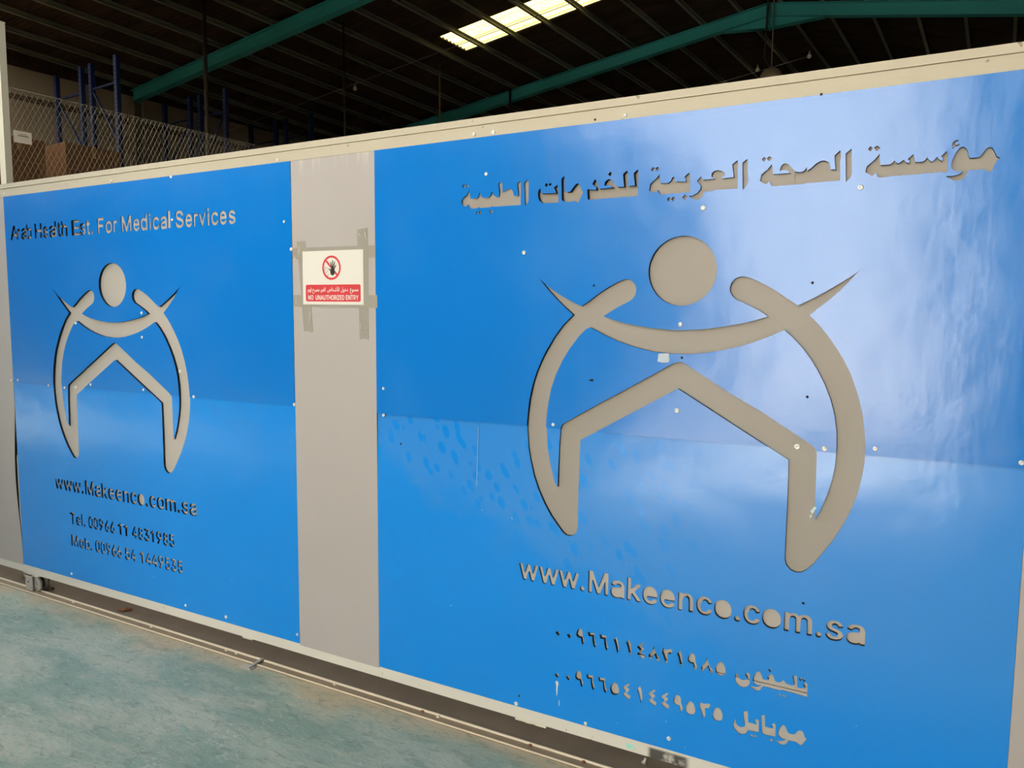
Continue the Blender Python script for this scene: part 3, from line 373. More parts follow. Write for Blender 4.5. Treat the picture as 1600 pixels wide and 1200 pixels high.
GL = {".":[[[1570,633],[1599,360],[1549,133],[1400,-65],[1172,-208],[679,-185],[452,-3],[338,178],[334,633],[445,828],[672,1005],[945,1060],[1218,1012],[1445,847]]],"0":[[[4087,3836],[4237,2927],[4236,2109],[4135,1427],[3837,639],[3581,291],[3271,18],[2973,-139],[2564,-243],[1928,-241],[1519,-119],[1155,99],[873,382],[593,836],[434,1291],[298,2245],[304,3064],[405,3700],[772,4564],[1292,5083],[1655,5257],[1973,5327],[2610,5323],[2973,5222],[3272,5064],[3620,4745],[3892,4336]],[[3119,3564],[3250,2745],[3250,2336],[3119,1518],[2849,973],[2428,710],[2019,731],[1650,1018],[1416,1518],[1288,2245],[1288,2836],[1412,3564],[1680,4109],[1886,4291],[2110,4383],[2519,4355],[2883,4070]]],"1":[[[1150,0],[2050,0],[2050,5250],[1350,5250],[1050,4750],[300,4250],[300,3450],[1150,3850]]],"3":[[[3903,5154],[3887,4498],[2685,3109],[3478,2761],[3780,2473],[3957,2200],[4095,1791],[4107,1245],[4035,882],[3906,609],[3478,130],[2978,-139],[2523,-243],[1751,-233],[1251,-87],[842,153],[560,427],[317,882],[260,1336],[432,1503],[1160,1489],[1269,1382],[1353,1109],[1523,898],[1842,737],[2160,691],[2523,737],[2796,864],[2994,1064],[3080,1291],[3079,1609],[2941,1927],[2656,2154],[2387,2248],[1523,2308],[1374,2473],[1413,3109],[2400,4245],[2417,4336],[660,4354],[511,4518],[526,5154],[614,5248],[796,5282],[3705,5281]]],"4":[[[3266,5132],[3235,4905],[1446,1859],[1528,1808],[2585,1814],[2664,3253],[2801,3350],[3482,3338],[3610,3177],[3619,1848],[4164,1796],[4270,1723],[4318,1586],[4270,950],[4119,868],[3664,864],[3613,723],[3566,-95],[3437,-177],[2801,-177],[2634,-5],[2585,859],[391,868],[219,1041],[245,1723],[2298,5177],[2482,5283],[3073,5284],[3210,5228]]],"5":[[[3836,5154],[3850,4518],[3729,4358],[1718,4336],[1586,3518],[1638,3413],[2047,3511],[2866,3450],[3411,3158],[3792,2745],[4067,2064],[4086,1382],[3971,882],[3708,427],[3366,93],[2957,-133],[2547,-242],[1820,-235],[1366,-95],[1002,125],[613,564],[434,1018],[428,1336],[547,1471],[1229,1485],[1376,1382],[1502,1069],[1684,867],[1957,730],[2320,696],[2593,784],[2866,994],[3014,1245],[3079,1564],[3050,1882],[2911,2195],[2729,2391],[2494,2518],[2002,2562],[1275,2274],[684,2332],[504,2473],[742,4927],[820,5199],[1002,5281],[3593,5282],[3729,5261]]],"6":[[[3376,5154],[3352,4927],[2296,3382],[3176,3164],[3476,2973],[3743,2700],[3949,2334],[4066,1882],[4016,1018],[3767,492],[3267,11],[2676,-226],[2130,-249],[1812,-216],[1403,-73],[1085,138],[767,491],[580,836],[468,1245],[478,2018],[615,2473],[887,3018],[2366,5200],[2540,5281],[3176,5281]],[[3048,1836],[3088,1564],[3007,1200],[2812,903],[2540,727],[2267,680],[1903,767],[1649,973],[1485,1291],[1442,1654],[1521,1973],[1709,2245],[1949,2396],[2267,2455],[2608,2382],[2858,2193]]],"8":[[[3940,4291],[4006,3927],[3946,3336],[3763,2973],[3521,2700],[3900,2291],[4082,1973],[4184,1609],[4189,1154],[4084,745],[3787,304],[3469,46],[2923,-186],[2605,-245],[1878,-241],[1423,-130],[1060,45],[711,336],[460,700],[347,1064],[355,1700],[586,2245],[1000,2700],[696,3064],[523,3609],[583,4291],[878,4786],[1242,5091],[1605,5257],[2242,5353],[2651,5322],[3014,5221],[3423,4990],[3717,4700]],[[3147,1564],[3156,1245],[3024,973],[2742,777],[2469,698],[2060,696],[1745,791],[1469,1008],[1366,1245],[1372,1564],[1548,1882],[1833,2068],[2151,2157],[2514,2128],[2787,2021],[3009,1836]],[[2975,3927],[2980,3609],[2880,3382],[2742,3237],[2442,3109],[2105,3104],[1878,3179],[1674,3336],[1551,3564],[1523,3791],[1599,4064],[1787,4268],[2060,4384],[2287,4407],[2651,4317],[2860,4154]]],"9":[[[4016,4041],[4071,3223],[3880,2541],[3422,1723],[2221,-33],[2040,-177],[1358,-179],[1221,-132],[1146,41],[1214,223],[2221,1728],[1721,1797],[1297,1950],[903,2251],[630,2632],[462,3177],[458,3814],[576,4268],[767,4612],[1040,4913],[1541,5223],[2085,5347],[2585,5327],[3085,5178],[3494,4897],[3823,4495]],[[3048,3768],[3089,3495],[2963,3041],[2767,2803],[2494,2662],[2176,2630],[1812,2766],[1622,2950],[1478,3268],[1445,3586],[1571,3995],[1767,4233],[2040,4375],[2312,4410],[2630,4320],[2868,4132]]],"A":[[[4792,132],[4787,-50],[4659,-168],[3887,-166],[3739,-5],[3296,1207],[1568,1231],[1474,1177],[978,-132],[841,-179],[114,-165],[4,-50],[1,132],[908,2632],[1848,5177],[2023,5282],[2841,5259],[2992,5041]],[[2932,2259],[2887,2172],[1887,2173],[1842,2223],[2212,3314],[2387,3792]]],"D":[[[4664,3632],[4765,3177],[4815,2450],[4654,1450],[4461,995],[4187,605],[3869,305],[3505,77],[2642,-173],[551,-165],[424,-5],[421,1359],[421,5041],[452,5177],[551,5266],[2278,5283],[2778,5248],[3324,5101],[3824,4829],[4180,4495],[4470,4086]],[[3703,3268],[3793,2541],[3734,1950],[3516,1405],[3233,1085],[2915,901],[2596,806],[1474,768],[1432,1723],[1460,4307],[2415,4318],[2957,4177],[3430,3814]]],"E":[[[3897,5132],[3905,4495],[3778,4342],[1505,4321],[1432,4223],[1460,3049],[3551,3032],[3702,2950],[3750,2768],[3745,2268],[3596,2110],[1460,2080],[1460,775],[3687,759],[3869,710],[3950,541],[3945,-5],[3778,-177],[642,-180],[460,-86],[421,5041],[490,5223],[642,5285],[3687,5285],[3824,5237]]],"F":[[[3871,5132],[3881,4495],[3733,4338],[1505,4321],[1435,4268],[1460,2979],[3505,2952],[3655,2768],[3659,2314],[3620,2132],[3460,2028],[1460,2012],[1432,905],[1431,41],[1369,-111],[1233,-178],[596,-177],[424,-5],[452,5177],[642,5285],[3596,5286],[3778,5246]]],"H":[[[4754,5132],[4769,86],[4722,-95],[4596,-177],[3960,-180],[3754,-50],[3737,2086],[3642,2138],[1460,2124],[1412,-50],[1324,-149],[1187,-180],[596,-177],[460,-86],[460,5188],[596,5281],[1187,5285],[1324,5246],[1415,5135],[1435,3132],[1551,3078],[3700,3086],[3770,5177],[3915,5281],[4551,5285],[4687,5236]]],"I":[[[0,0],[850,0],[850,5250],[0,5250]]],"M":[[[5852,5132],[5863,41],[5778,-134],[5051,-178],[4915,-111],[4856,-5],[4824,2982],[3651,41],[3505,-157],[2869,-179],[2687,-82],[1460,2964],[1409,2905],[1408,1177],[1408,41],[1362,-95],[1233,-177],[596,-177],[424,-5],[421,5041],[505,5237],[642,5285],[1460,5285],[1686,5177],[3142,1466],[4596,5183],[4778,5285],[5642,5285],[5778,5237]]],"N":[[[4806,5132],[4817,41],[4771,-95],[4551,-180],[3824,-174],[3697,-95],[1460,3398],[1432,-50],[1278,-177],[642,-180],[505,-134],[424,-5],[460,5188],[642,5285],[1369,5281],[1505,5210],[3733,1739],[3787,1859],[3802,5132],[3915,5265],[4051,5286],[4642,5281]]],"O":[[[4995,3564],[5112,2927],[5116,2200],[4919,1291],[4691,836],[4415,473],[4035,139],[3626,-84],[3035,-242],[2398,-247],[1626,-44],[1282,154],[843,564],[564,973],[328,1564],[226,2109],[226,2973],[434,3836],[644,4245],[967,4654],[1307,4949],[1717,5170],[2217,5317],[2671,5353],[3171,5307],[3762,5110],[4171,4840],[4489,4529],[4772,4109]],[[3994,3336],[4108,2654],[4043,1927],[3764,1291],[3353,910],[3080,786],[2671,722],[2171,818],[1671,1173],[1348,1745],[1234,2382],[1304,3200],[1569,3791],[1948,4154],[2262,4301],[2580,4361],[3171,4264],[3626,3966]]],"R":[[[4204,4132],[4272,3359],[4204,2905],[3937,2405],[3448,1950],[4415,163],[4399,-95],[4233,-179],[3415,-137],[2324,1768],[1460,1762],[1432,677],[1427,-5],[1324,-149],[596,-177],[424,-5],[460,5188],[687,5286],[2369,5285],[3096,5191],[3460,5042],[3773,4814],[4012,4541]],[[3202,3859],[3258,3495],[3193,3177],[3043,2950],[2778,2805],[2369,2742],[1460,2752],[1432,3177],[1474,4314],[2733,4276],[3016,4132]]],"S":[[[4128,4225],[4187,3770],[4014,3597],[3287,3626],[3073,4043],[2923,4194],[2651,4331],[2332,4388],[1969,4364],[1651,4241],[1468,4089],[1353,3816],[1405,3543],[1605,3351],[3378,2739],[3832,2436],[4084,2134],[4256,1679],[4268,1179],[4105,648],[3723,179],[3241,-109],[2696,-255],[1878,-266],[1514,-203],[1060,-27],[741,195],[408,589],[242,998],[213,1407],[287,1512],[423,1560],[1105,1541],[1204,1452],[1361,1043],[1497,907],[1787,755],[2196,677],[2560,719],[2923,859],[3105,1005],[3243,1270],[3210,1589],[3014,1787],[1241,2398],[878,2618],[546,2952],[353,3407],[352,4043],[553,4543],[923,4938],[1332,5179],[1741,5302],[2378,5352],[2832,5295],[3196,5180],[3605,4938],[3945,4589]]],"T":[[[4341,5132],[4349,4495],[4222,4342],[2813,4320],[2761,4268],[2759,86],[2712,-95],[2586,-177],[1949,-180],[1768,-80],[1731,1586],[1722,4284],[237,4359],[140,4495],[168,5177],[358,5285],[4086,5286],[4222,5266]]],"U":[[[4750,5141],[4769,1641],[4664,1050],[4434,595],[4096,223],[3551,-107],[3005,-251],[2187,-255],[1596,-95],[1051,247],[626,777],[423,1459],[421,4414],[424,5095],[505,5225],[1187,5271],[1384,5186],[1432,5004],[1432,1823],[1500,1414],[1675,1095],[1960,861],[2328,732],[2824,727],[3139,823],[3415,1001],[3596,1237],[3698,1504],[3754,5141],[3869,5256],[4005,5271],[4596,5268]]],"Y":[[[4714,5132],[4675,4905],[2896,2041],[2877,41],[2750,-165],[2023,-177],[1862,-50],[1840,1995],[1086,3223],[15,4950],[7,5132],[114,5260],[887,5285],[1068,5195],[2341,3139],[2432,3204],[3684,5223],[3841,5285],[4523,5284],[4659,5227]]],"Z":[[[4147,5132],[4161,4632],[4099,4450],[1602,814],[1671,760],[4035,744],[4183,586],[4140,-95],[3944,-180],[444,-180],[245,-50],[258,586],[2777,4268],[2671,4322],[353,4342],[226,4495],[262,5188],[444,5285],[3898,5286],[4035,5265]]],"a":[[[3500,3046],[3563,2637],[3563,92],[3529,-90],[3428,-181],[2754,-193],[2527,-15],[1981,-250],[1299,-260],[799,-104],[465,137],[240,456],[135,774],[127,1319],[197,1592],[527,2009],[1208,2300],[2436,2484],[2556,2592],[2513,2819],[2390,2983],[1981,3114],[1754,3096],[1436,2966],[1027,2561],[299,2763],[240,3001],[459,3410],[708,3659],[1208,3927],[2027,4038],[2663,3922],[2936,3793],[3225,3546]],[[2577,1546],[2538,1228],[2438,1001],[2117,730],[1617,656],[1199,819],[1114,1092],[1199,1274],[1345,1369],[2481,1591]]],"b":[[[3985,2732],[4100,1777],[4045,1277],[3848,686],[3643,368],[3294,28],[3020,-132],[2612,-254],[1930,-245],[1339,36],[1234,-132],[1112,-191],[567,-194],[414,-132],[346,50],[345,2232],[348,5095],[521,5268],[1158,5268],[1311,5141],[1339,3774],[1794,3976],[2112,4036],[2521,4026],[2974,3914],[3339,3702],[3596,3459],[3840,3095]],[[3030,2368],[3087,1914],[3030,1414],[2851,1004],[2612,775],[2203,661],[1794,771],[1554,1004],[1376,1414],[1327,1868],[1375,2368],[1554,2777],[1794,2997],[2158,3104],[2567,3019],[2847,2777]]],"c":[[[3763,2959],[3782,2732],[3701,2606],[3064,2436],[2882,2513],[2701,2830],[2473,3011],[2155,3102],[1837,3071],[1451,2823],[1199,2277],[1149,1823],[1243,1323],[1470,914],[1746,719],[2110,660],[2473,754],[2681,914],[2882,1265],[3019,1353],[3564,1246],[3766,1141],[3802,914],[3617,504],[3382,216],[2973,-72],[2428,-250],[1746,-255],[1201,-87],[760,232],[418,686],[223,1186],[161,2095],[232,2595],[512,3232],[891,3641],[1382,3926],[1928,4038],[2610,3976],[3064,3790],[3503,3414]]],"d":[[[3900,5141],[3882,-91],[3746,-190],[3110,-190],[2882,35],[2337,-242],[1655,-255],[1110,-70],[610,357],[285,959],[164,1550],[223,2595],[545,3323],[973,3751],[1610,4010],[2291,4011],[2882,3753],[2911,5050],[2959,5186],[3110,5268],[3701,5271]],[[2845,2459],[2932,1959],[2888,1504],[2748,1095],[2519,817],[2064,661],[1746,719],[1462,914],[1241,1323],[1149,1823],[1193,2277],[1337,2681],[1577,2959],[1928,3099],[2337,3053],[2655,2829]]],"e":[[[3797,2777],[3896,2232],[3900,1777],[3791,1542],[1201,1487],[1230,1277],[1382,994],[1632,777],[1882,682],[2201,661],[2506,732],[2701,856],[2888,1141],[3019,1229],[3655,1113],[3796,1004],[3816,777],[3716,550],[3337,110],[2882,-149],[2246,-262],[1701,-243],[1155,-58],[714,277],[412,686],[223,1186],[161,1686],[175,2323],[404,3050],[701,3476],[1155,3832],[1701,4011],[2201,4038],[2701,3936],[3155,3702],[3529,3323]],[[2829,2504],[2791,2407],[1246,2411],[1227,2504],[1382,2788],[1746,3053],[2201,3098],[2610,2888]]],"h":[[[3674,3086],[3766,2495],[3765,41],[3718,-95],[3567,-178],[2976,-180],[2777,-50],[2751,2541],[2658,2801],[2521,2960],[2339,3059],[2067,3095],[1839,3057],[1575,2905],[1367,2541],[1329,41],[1249,-133],[521,-177],[348,-5],[385,5188],[521,5281],[1067,5286],[1294,5181],[1339,3798],[2067,4029],[2794,3967],[3112,3826],[3335,3632],[3527,3405]]],"i":[[[1330,3814],[1330,-5],[1227,-149],[1045,-180],[499,-177],[333,-5],[334,3814],[427,3950],[590,3987],[1181,3971]],[[1425,5041],[1409,4586],[1227,4366],[1045,4263],[772,4235],[545,4298],[248,4632],[271,5086],[590,5386],[909,5422],[1136,5368]]],"k":[[[3761,3814],[3717,3632],[2297,2132],[3802,223],[3872,86],[3835,-95],[3658,-180],[2817,-141],[1521,1460],[1331,1268],[1311,-50],[1158,-177],[703,-180],[476,-165],[348,-5],[385,5188],[521,5281],[1112,5285],[1249,5236],[1315,5132],[1339,2605],[1430,2627],[2749,3962],[3567,3981],[3703,3918]]],"l":[[[0,0],[850,0],[850,5500],[0,5500]]],"m":[[[5674,3177],[5766,2586],[5765,41],[5703,-111],[5521,-180],[4930,-177],[4777,-50],[4753,2677],[4612,2960],[4203,3110],[3976,3078],[3749,2960],[3566,2632],[3519,-50],[3339,-178],[2749,-178],[2612,-111],[2550,41],[2538,2677],[2404,2950],[2158,3089],[1703,3039],[1521,2911],[1380,2677],[1331,2450],[1329,41],[1249,-133],[1112,-180],[521,-177],[348,-5],[346,3768],[430,3940],[1112,3981],[1249,3918],[1339,3778],[1794,4001],[2294,4055],[2794,3914],[3203,3556],[3506,3814],[3794,3961],[4294,4056],[4703,4023],[5021,3917],[5294,3739],[5541,3450]]],"n":[[[3674,3086],[3766,2495],[3766,86],[3669,-141],[2930,-177],[2777,-50],[2751,2541],[2621,2859],[2430,3017],[2203,3092],[1839,3057],[1612,2934],[1465,2768],[1332,2359],[1331,1086],[1329,41],[1284,-95],[1158,-177],[567,-180],[360,-50],[346,3768],[430,3940],[1112,3981],[1249,3918],[1339,3757],[1658,3925],[2021,4023],[2476,4031],[2794,3967],[3112,3824],[3380,3586]]],"o":[[[3896,2686],[4009,1777],[3858,959],[3682,595],[3430,277],[3155,31],[2837,-137],[2428,-251],[1882,-262],[1246,-109],[655,342],[418,686],[253,1095],[167,1504],[161,2095],[269,2732],[456,3141],[701,3464],[1291,3890],[1746,4013],[2201,4040],[2610,3978],[2973,3838],[3541,3368]],[[2931,2368],[3001,1868],[2928,1377],[2746,990],[2428,728],[2064,659],[1655,766],[1370,1050],[1207,1459],[1149,1914],[1236,2414],[1415,2777],[1701,3019],[2110,3104],[2473,3011],[2706,2823]]],"r":[[[2624,3859],[2629,3268],[2567,3116],[2430,3050],[2067,3065],[1749,2999],[1521,2844],[1365,2586],[1294,-80],[1158,-177],[476,-165],[360,-50],[345,177],[361,3859],[521,3980],[1067,3985],[1207,3950],[1339,3804],[1658,3965],[2112,4035],[2476,4017]]],"s":[[[3418,3004],[3412,2823],[3334,2732],[2760,2596],[2578,2632],[2305,2992],[2032,3114],[1532,3062],[1290,2823],[1326,2641],[1441,2539],[2851,2109],[3123,1930],[3366,1641],[3501,1186],[3453,686],[3226,277],[2896,-8],[2169,-256],[1487,-258],[1169,-194],[760,-8],[487,236],[296,504],[181,823],[190,1004],[305,1122],[851,1245],[1078,1176],[1351,775],[1669,660],[2214,727],[2396,846],[2477,1004],[2452,1141],[2305,1275],[1032,1640],[669,1858],[422,2141],[291,2504],[300,3004],[473,3414],[805,3740],[1169,3928],[1578,4021],[2396,3982],[2760,3838],[3028,3641],[3279,3323]]],"t":[[[2213,3864],[2232,3318],[2165,3136],[2060,3079],[1469,3031],[1461,909],[1560,722],[2015,715],[2168,636],[2310,136],[2305,-46],[2197,-162],[2015,-214],[1424,-218],[1151,-157],[758,91],[498,545],[451,3000],[379,3072],[20,3091],[-84,3182],[-100,3864],[60,3985],[424,4006],[469,4765],[560,4866],[742,4900],[1379,4851],[1459,4682],[1469,4029],[2060,3984]]],"v":[[[3872,3859],[3868,3632],[2494,41],[2306,-171],[1624,-178],[1442,-64],[319,2859],[21,3632],[33,3892],[260,3987],[851,3981],[988,3912],[1942,1391],[2897,3896],[3033,3980],[3670,3985]]],"w":[[[5609,3859],[5607,3632],[4517,41],[4447,-95],[4312,-177],[3675,-177],[3499,-50],[2857,2152],[2761,1995],[2144,-95],[1948,-180],[1276,-141],[1153,41],[380,2586],[66,3632],[64,3859],[266,3985],[976,3950],[1056,3859],[1630,1799],[1721,1652],[2357,3890],[2539,3985],[3175,3981],[3365,3814],[3943,1677],[3994,1658],[4647,3905],[4812,3983],[5403,3985]]]}
def sc(L): return [(a/1e4, b/1e4) for a, b in L]
def glyphs(spec, dx=0, dz=0):
    """spec: (letters, baseline, cap height, [x0, x1 per letter]); letters in 'solid' lose their middles"""
    letters, zb, zc, xr, solid = spec; out = []
    for i, ch in enumerate(letters):
        g = [[(a/1e4, b/1e4) for a, b in L] for L in GL[ch]]
        gx = [p[0] for L in g for p in L]; g0, g1 = min(gx), max(gx); s = (zc-zb)/.525
        xa, xb = xr[i]
        for L in (g[:1] if i in solid else g):
            out.append([(xa+(x-g0)/(g1-g0)*(xb-xa)+dx, zb+y*s+dz) for x, y in L])
    return out
EMB = [sc(L) for L in DATA['emblem']]; OFF = (-2.961, -.006)
def circle(cx, cz, r, n=56): return [(cx+r*math.cos(2*math.pi*i/n), cz+r*math.sin(2*math.pi*i/n)) for i in range(n)]
HEAD = circle(-0.6637, 1.7862, .1128)
shift = lambda Ls, d: [[(x+d[0], z+d[1]) for x, z in L] for L in Ls]
emb_r = EMB+[HEAD]; emb_l = shift(emb_r, OFF)
TITLE_R = [sc(L) for L in DATA['title_ar']]; PHONE_R = [sc(L) for L in DATA['phone_ar']]; MOB_R = [sc(L) for L in DATA['mob_ar']]
LETTERS = {'web_r': 'www. Makeenco. com. sa', 'web_l': 'www. Makeenco. com. sa', 'title_en': 'Arab Health Est. For Medical Services', 'tel_en': 'Tel. 00966 11 4831985', 'mob_en': 'Mob. 00966 54 1449535'}
LN = {k: (LETTERS[k].replace(' ', ''),)+tuple(v) for k, v in DATA['lines'].items()}
WEB_R = glyphs(LN['web_r']); WEB_L = glyphs(LN['web_l'])
TITLE_L = glyphs(LN['title_en']); TEL_L = glyphs(LN['tel_en']); MOB_L = glyphs(LN['mob_en'])
# ------------------------------------------------------------------ the sliding gate
SEAM = 1.2335
ZT, ZB = 2.3600, .0995
gate = thing('sliding_gate', 'long sliding steel gate with two blue cut-out emblem panels and cream frame', 'gate', (-2.15, YG+.02, 0))
GX0, GX1 = -5.35, .95
m = MB(); m.box(GX0, GX1, YG-.004, YG+.05, 2.3345, ZT); m.box(GX0, GX1, YG+.004, YG+.046, 2.331, 2.336); m.box(GX0, GX1, YG-.001, YG+.05, 2.290, 2.3315)
m.build('top_rail', M['rail'], gate)
m = MB(); m.box(GX0, GX1, YG+.0025, YG+.05, ZB, .175)
m.build('bottom_rail', M['rail2'], gate)
def chip(x0, x1, d):
    m = MB(); n = 6
    for i in range(n):
        a = x0+(x1-x0)*i/n; b = x0+(x1-x0)*(i+1)/n
        m.box(a, b, YG+.0015, YG+.012, ZB-d*random.uniform(.7, 1), ZB+.002)
    m.build('paint_flake', M['chip'], gate)
chip(-1.265, -1.135, .010); chip(-2.745, -2.68, .008)
for x in (GX0+.02, -4.62, -2.36, -1.93, .32, GX1-.06): m = MB(); m.box(x, x+.04, YG+.022, YG+.05, .175, 2.29); m.build('stile', M['rail'], gate)
m = MB(); m.box(GX0, GX1, YG+.0505, YG+.0525, .10, 2.335); m.build('rear_sheet', M['back'], gate)
PLX = (-4.579, -2.3735); PRX = (-1.9195, .3008)
m = MB(); m.box(PLX[1]+.0012, PRX[0]-.0008, YG+.0006, YG+.0022, .140, 2.318); m.build('middle_sheet', M['beige'], gate)
m = MB(); m.box(PRX[1]+.001, GX1, YG+.0006, YG+.0022, .140, 2.318); m.build('side_sheet', M['beige'], gate)
edge = []                                                    # the left cover bows away from the blue sheet near its foot
for i in range(25):
    z = .143+(2.316-.143)*i/24; b = 0
    if .25 < z < 1.10: b = .034*math.sin(math.pi*(z-.25)/.85)**1.3
    edge.append((PLX[0]-.001-b, z))
link('side_sheet', flat([[(GX0, .143)]+edge+[(GX0, 2.316)]], .0016, YG+.0006, 's'), M['beige'], gate)
def blue(x0, x1, zt0, zt1, holes, tint):
    loops = [[(x0, .1468), (x1, .1468), (x1, zt1), (x0, zt0)]]+holes
    for up in (True, False):
        me = flat(loops, .0016, YG-.0008 if up else YG+.0008, 'blue')
        bm = bmesh.new(); bm.from_mesh(me)
        zc = SEAM if up else SEAM+.012
        bmesh.ops.bisect_plane(bm, geom=bm.verts[:]+bm.edges[:]+bm.faces[:], plane_co=(0, 0, zc), plane_no=(0, 0, 1), clear_inner=up, clear_outer=not up)
        bm.to_mesh(me); bm.free()
        if not up:                                           # the lower sheet leans a little
            bm = bmesh.new(); bm.from_mesh(me)
            for i in range(14): bmesh.ops.bisect_plane(bm, geom=bm.verts[:]+bm.edges[:]+bm.faces[:], plane_co=(0, 0, .87+i*.027), plane_no=(0, 0, 1))
            bm.to_mesh(me); bm.free()
            for v in me.vertices: v.co.y += (.0062 if tint == 'right' else .001)*max(0, (v.co.z-.86)/.385)**2
            for p in me.polygons: p.use_smooth = abs(p.normal.y) > .9
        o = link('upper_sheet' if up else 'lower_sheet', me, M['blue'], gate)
        o['label'] = ('upper' if up else 'lower')+' blue sheet of the '+tint+' panel'
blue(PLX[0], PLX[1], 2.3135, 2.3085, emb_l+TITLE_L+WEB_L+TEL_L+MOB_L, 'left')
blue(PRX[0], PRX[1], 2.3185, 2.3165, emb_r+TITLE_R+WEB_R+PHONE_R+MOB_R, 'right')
def gap_shade(x0, x1, holes):  # dark board with the same cut-outs, added to paint the shade in the gap
    me = flat([[(x0+.004, .151), (x1-.004, .151), (x1-.004, 2.305), (x0+.004, 2.305)]]+holes, .0085, YG+.0078, 'gap_shade'); link('gap_shade_board', me, M['dark'], gate)
gap_shade(PLX[0], PLX[1], emb_l+TITLE_L+WEB_L+TEL_L+MOB_L); gap_shade(PRX[0], PRX[1], emb_r+TITLE_R+WEB_R+PHONE_R+MOB_R)
# grey sheets seen through the cut-outs; their distance behind the blue varies as it buckles
def backing(name, label, boxes):
    m = MB()
    for x0, x1, z0, z1, g in boxes: m.box(x0, x1, YG+g, YG+g+.0016, z0, z1)
    o = m.build(name, M['back_dim' if boxes[0][0] > -2 and boxes[0][2] > .7 else 'back'], gate); o['label'] = label  # upper right plates take a darkened copy, painting in the dimmer light there
L0, L1 = -4.595, -2.34; R0, R1 = -1.95, .33
backing('title_lettering', 'English company name cut through the blue sheet', [(L0, -3.85, 1.98, 2.2, .0135), (-3.85, L1, 1.98, 2.2, .0042)])
backing('title_lettering', 'Arabic company name cut through the blue sheet', [(R0, -1.19, 1.98, 2.31, .0075), (-1.19, -.79, 1.98, 2.31, .018), (-.79, -.33, 1.98, 2.31, .0095), (-.33, R1, 1.98, 2.31, .012)])
backing('emblem', 'grey figure emblem with raised arms on the left panel', [(L0, L1, .80, 1.98, .0125)])
SXR = -.5475
backing('emblem', 'large grey figure emblem with raised arms on the right panel', [(R0, SXR, .76, 1.98, .0135), (SXR-.001, R1, .76, 1.98, .0117)])
backing('website_lettering', 'web address cut through the left panel', [(L0, -4.215, .575, .80, .004), (-4.215, L1, .575, .80, .0115)])
backing('website_lettering', 'web address cut through the right panel', [(R0, -.62, .615, .76, .010), (-.62, R1, .615, .76, .015)])
backing('phone_lettering', 'telephone number cut through the left panel', [(L0, -4.262, .43, .575, .0045), (-4.262, L1, .43, .575, .0125)])
backing('phone_lettering', 'mobile number cut through the left panel', [(L0, -4.19, .19, .43, .005), (-4.19, L1, .19, .43, .0085)])
backing('phone_lettering', 'Arabic telephone line cut through the right panel', [(R0, -.62, .46, .615, .0165), (-.62, R1, .46, .615, .0115)])
backing('phone_lettering', 'Arabic mobile line cut through the right panel', [(R0, -.85, .19, .46, .013), (-.85, R1, .19, .46, .0065)])
# screws: dished zinc heads, one mesh copied
sm = MB(); sm.lathe((0, 0, 0), (0, -1, 0), [(0, .0078), (.0012, .0078), (.0030, .006), (.0034, .0036), (.0018, .003), (.0016, .0)], 14)
s0 = None
def screw(x, z, y, r=1.0):
    global s0
    if s0 is None: s0 = sm.build('screw', M['steel'], gate, True); o = s0
    else: o = s0.copy(); COL.objects.link(o)
    o.location = (x, y, z); o.scale = (r, 1, r)
for x, z in DATA['screws_r']+DATA['screws_l']: screw(x/1e4, z/1e4, YG-.0008 if z/1e4 > SEAM else YG+.0006, random.uniform(.85, 1.1))
for x, z in DATA['back_screws']: screw(x/1e4, z/1e4, YG+.0115, 1.25)
for x, z in DATA['holes']:
    m = MB(); m.lathe((x/1e4, YG-.0009+(0 if z/1e4 > SEAM else .0016), z/1e4), (0, -1, 0), [(0, .0042), (.0003, .004)], 12); m.build('screw_hole', M['hole'], gate)
def patch(name, loop, mat, y): return link(name, flat([loop], .0004, y, name), mat, gate)
patch('filler_patch', [(-.735, 1.515), (-.70, 1.517), (-.697, 1.495), (-.70, 1.487), (-.72, 1.4855), (-.738, 1.489)], M['weld'], YG-.0013)
patch('tape_residue', [(-.2435, 1.045), (-.232, 1.062), (-.226, 1.058), (-.232, 1.048), (-.237, 1.037)], M['mint'], YG-.0006)
patch('tape_residue', [(-.246, 1.030), (-.238, 1.037), (-.241, 1.022)], M['mint'], YG-.0006)
px, pz = (-1.0899, 0.2835)
patch('paint_drip', [(px-.006, pz), (px-.003, pz+.006), (px+.004, pz+.005), (px+.0065, pz-.003), (px+.003, pz-.016), (px+.0015, pz-.044), (px-.001, pz-.052), (px-.003, pz-.03), (px-.0025, pz-.014)], M['drip'], YG-.0003)
patch('paint_drip', [(px+.008, pz-.066), (px+.0105, pz-.066), (px+.0115, pz-.088), (px+.009, pz-.086)], M['drip'], YG-.0003)
patch('scratch', [(-1.4335, 1.213), (-1.4318, 1.213), (-1.4385, .985), (-1.4410, .985)], M['scratch'], YG+.0002)
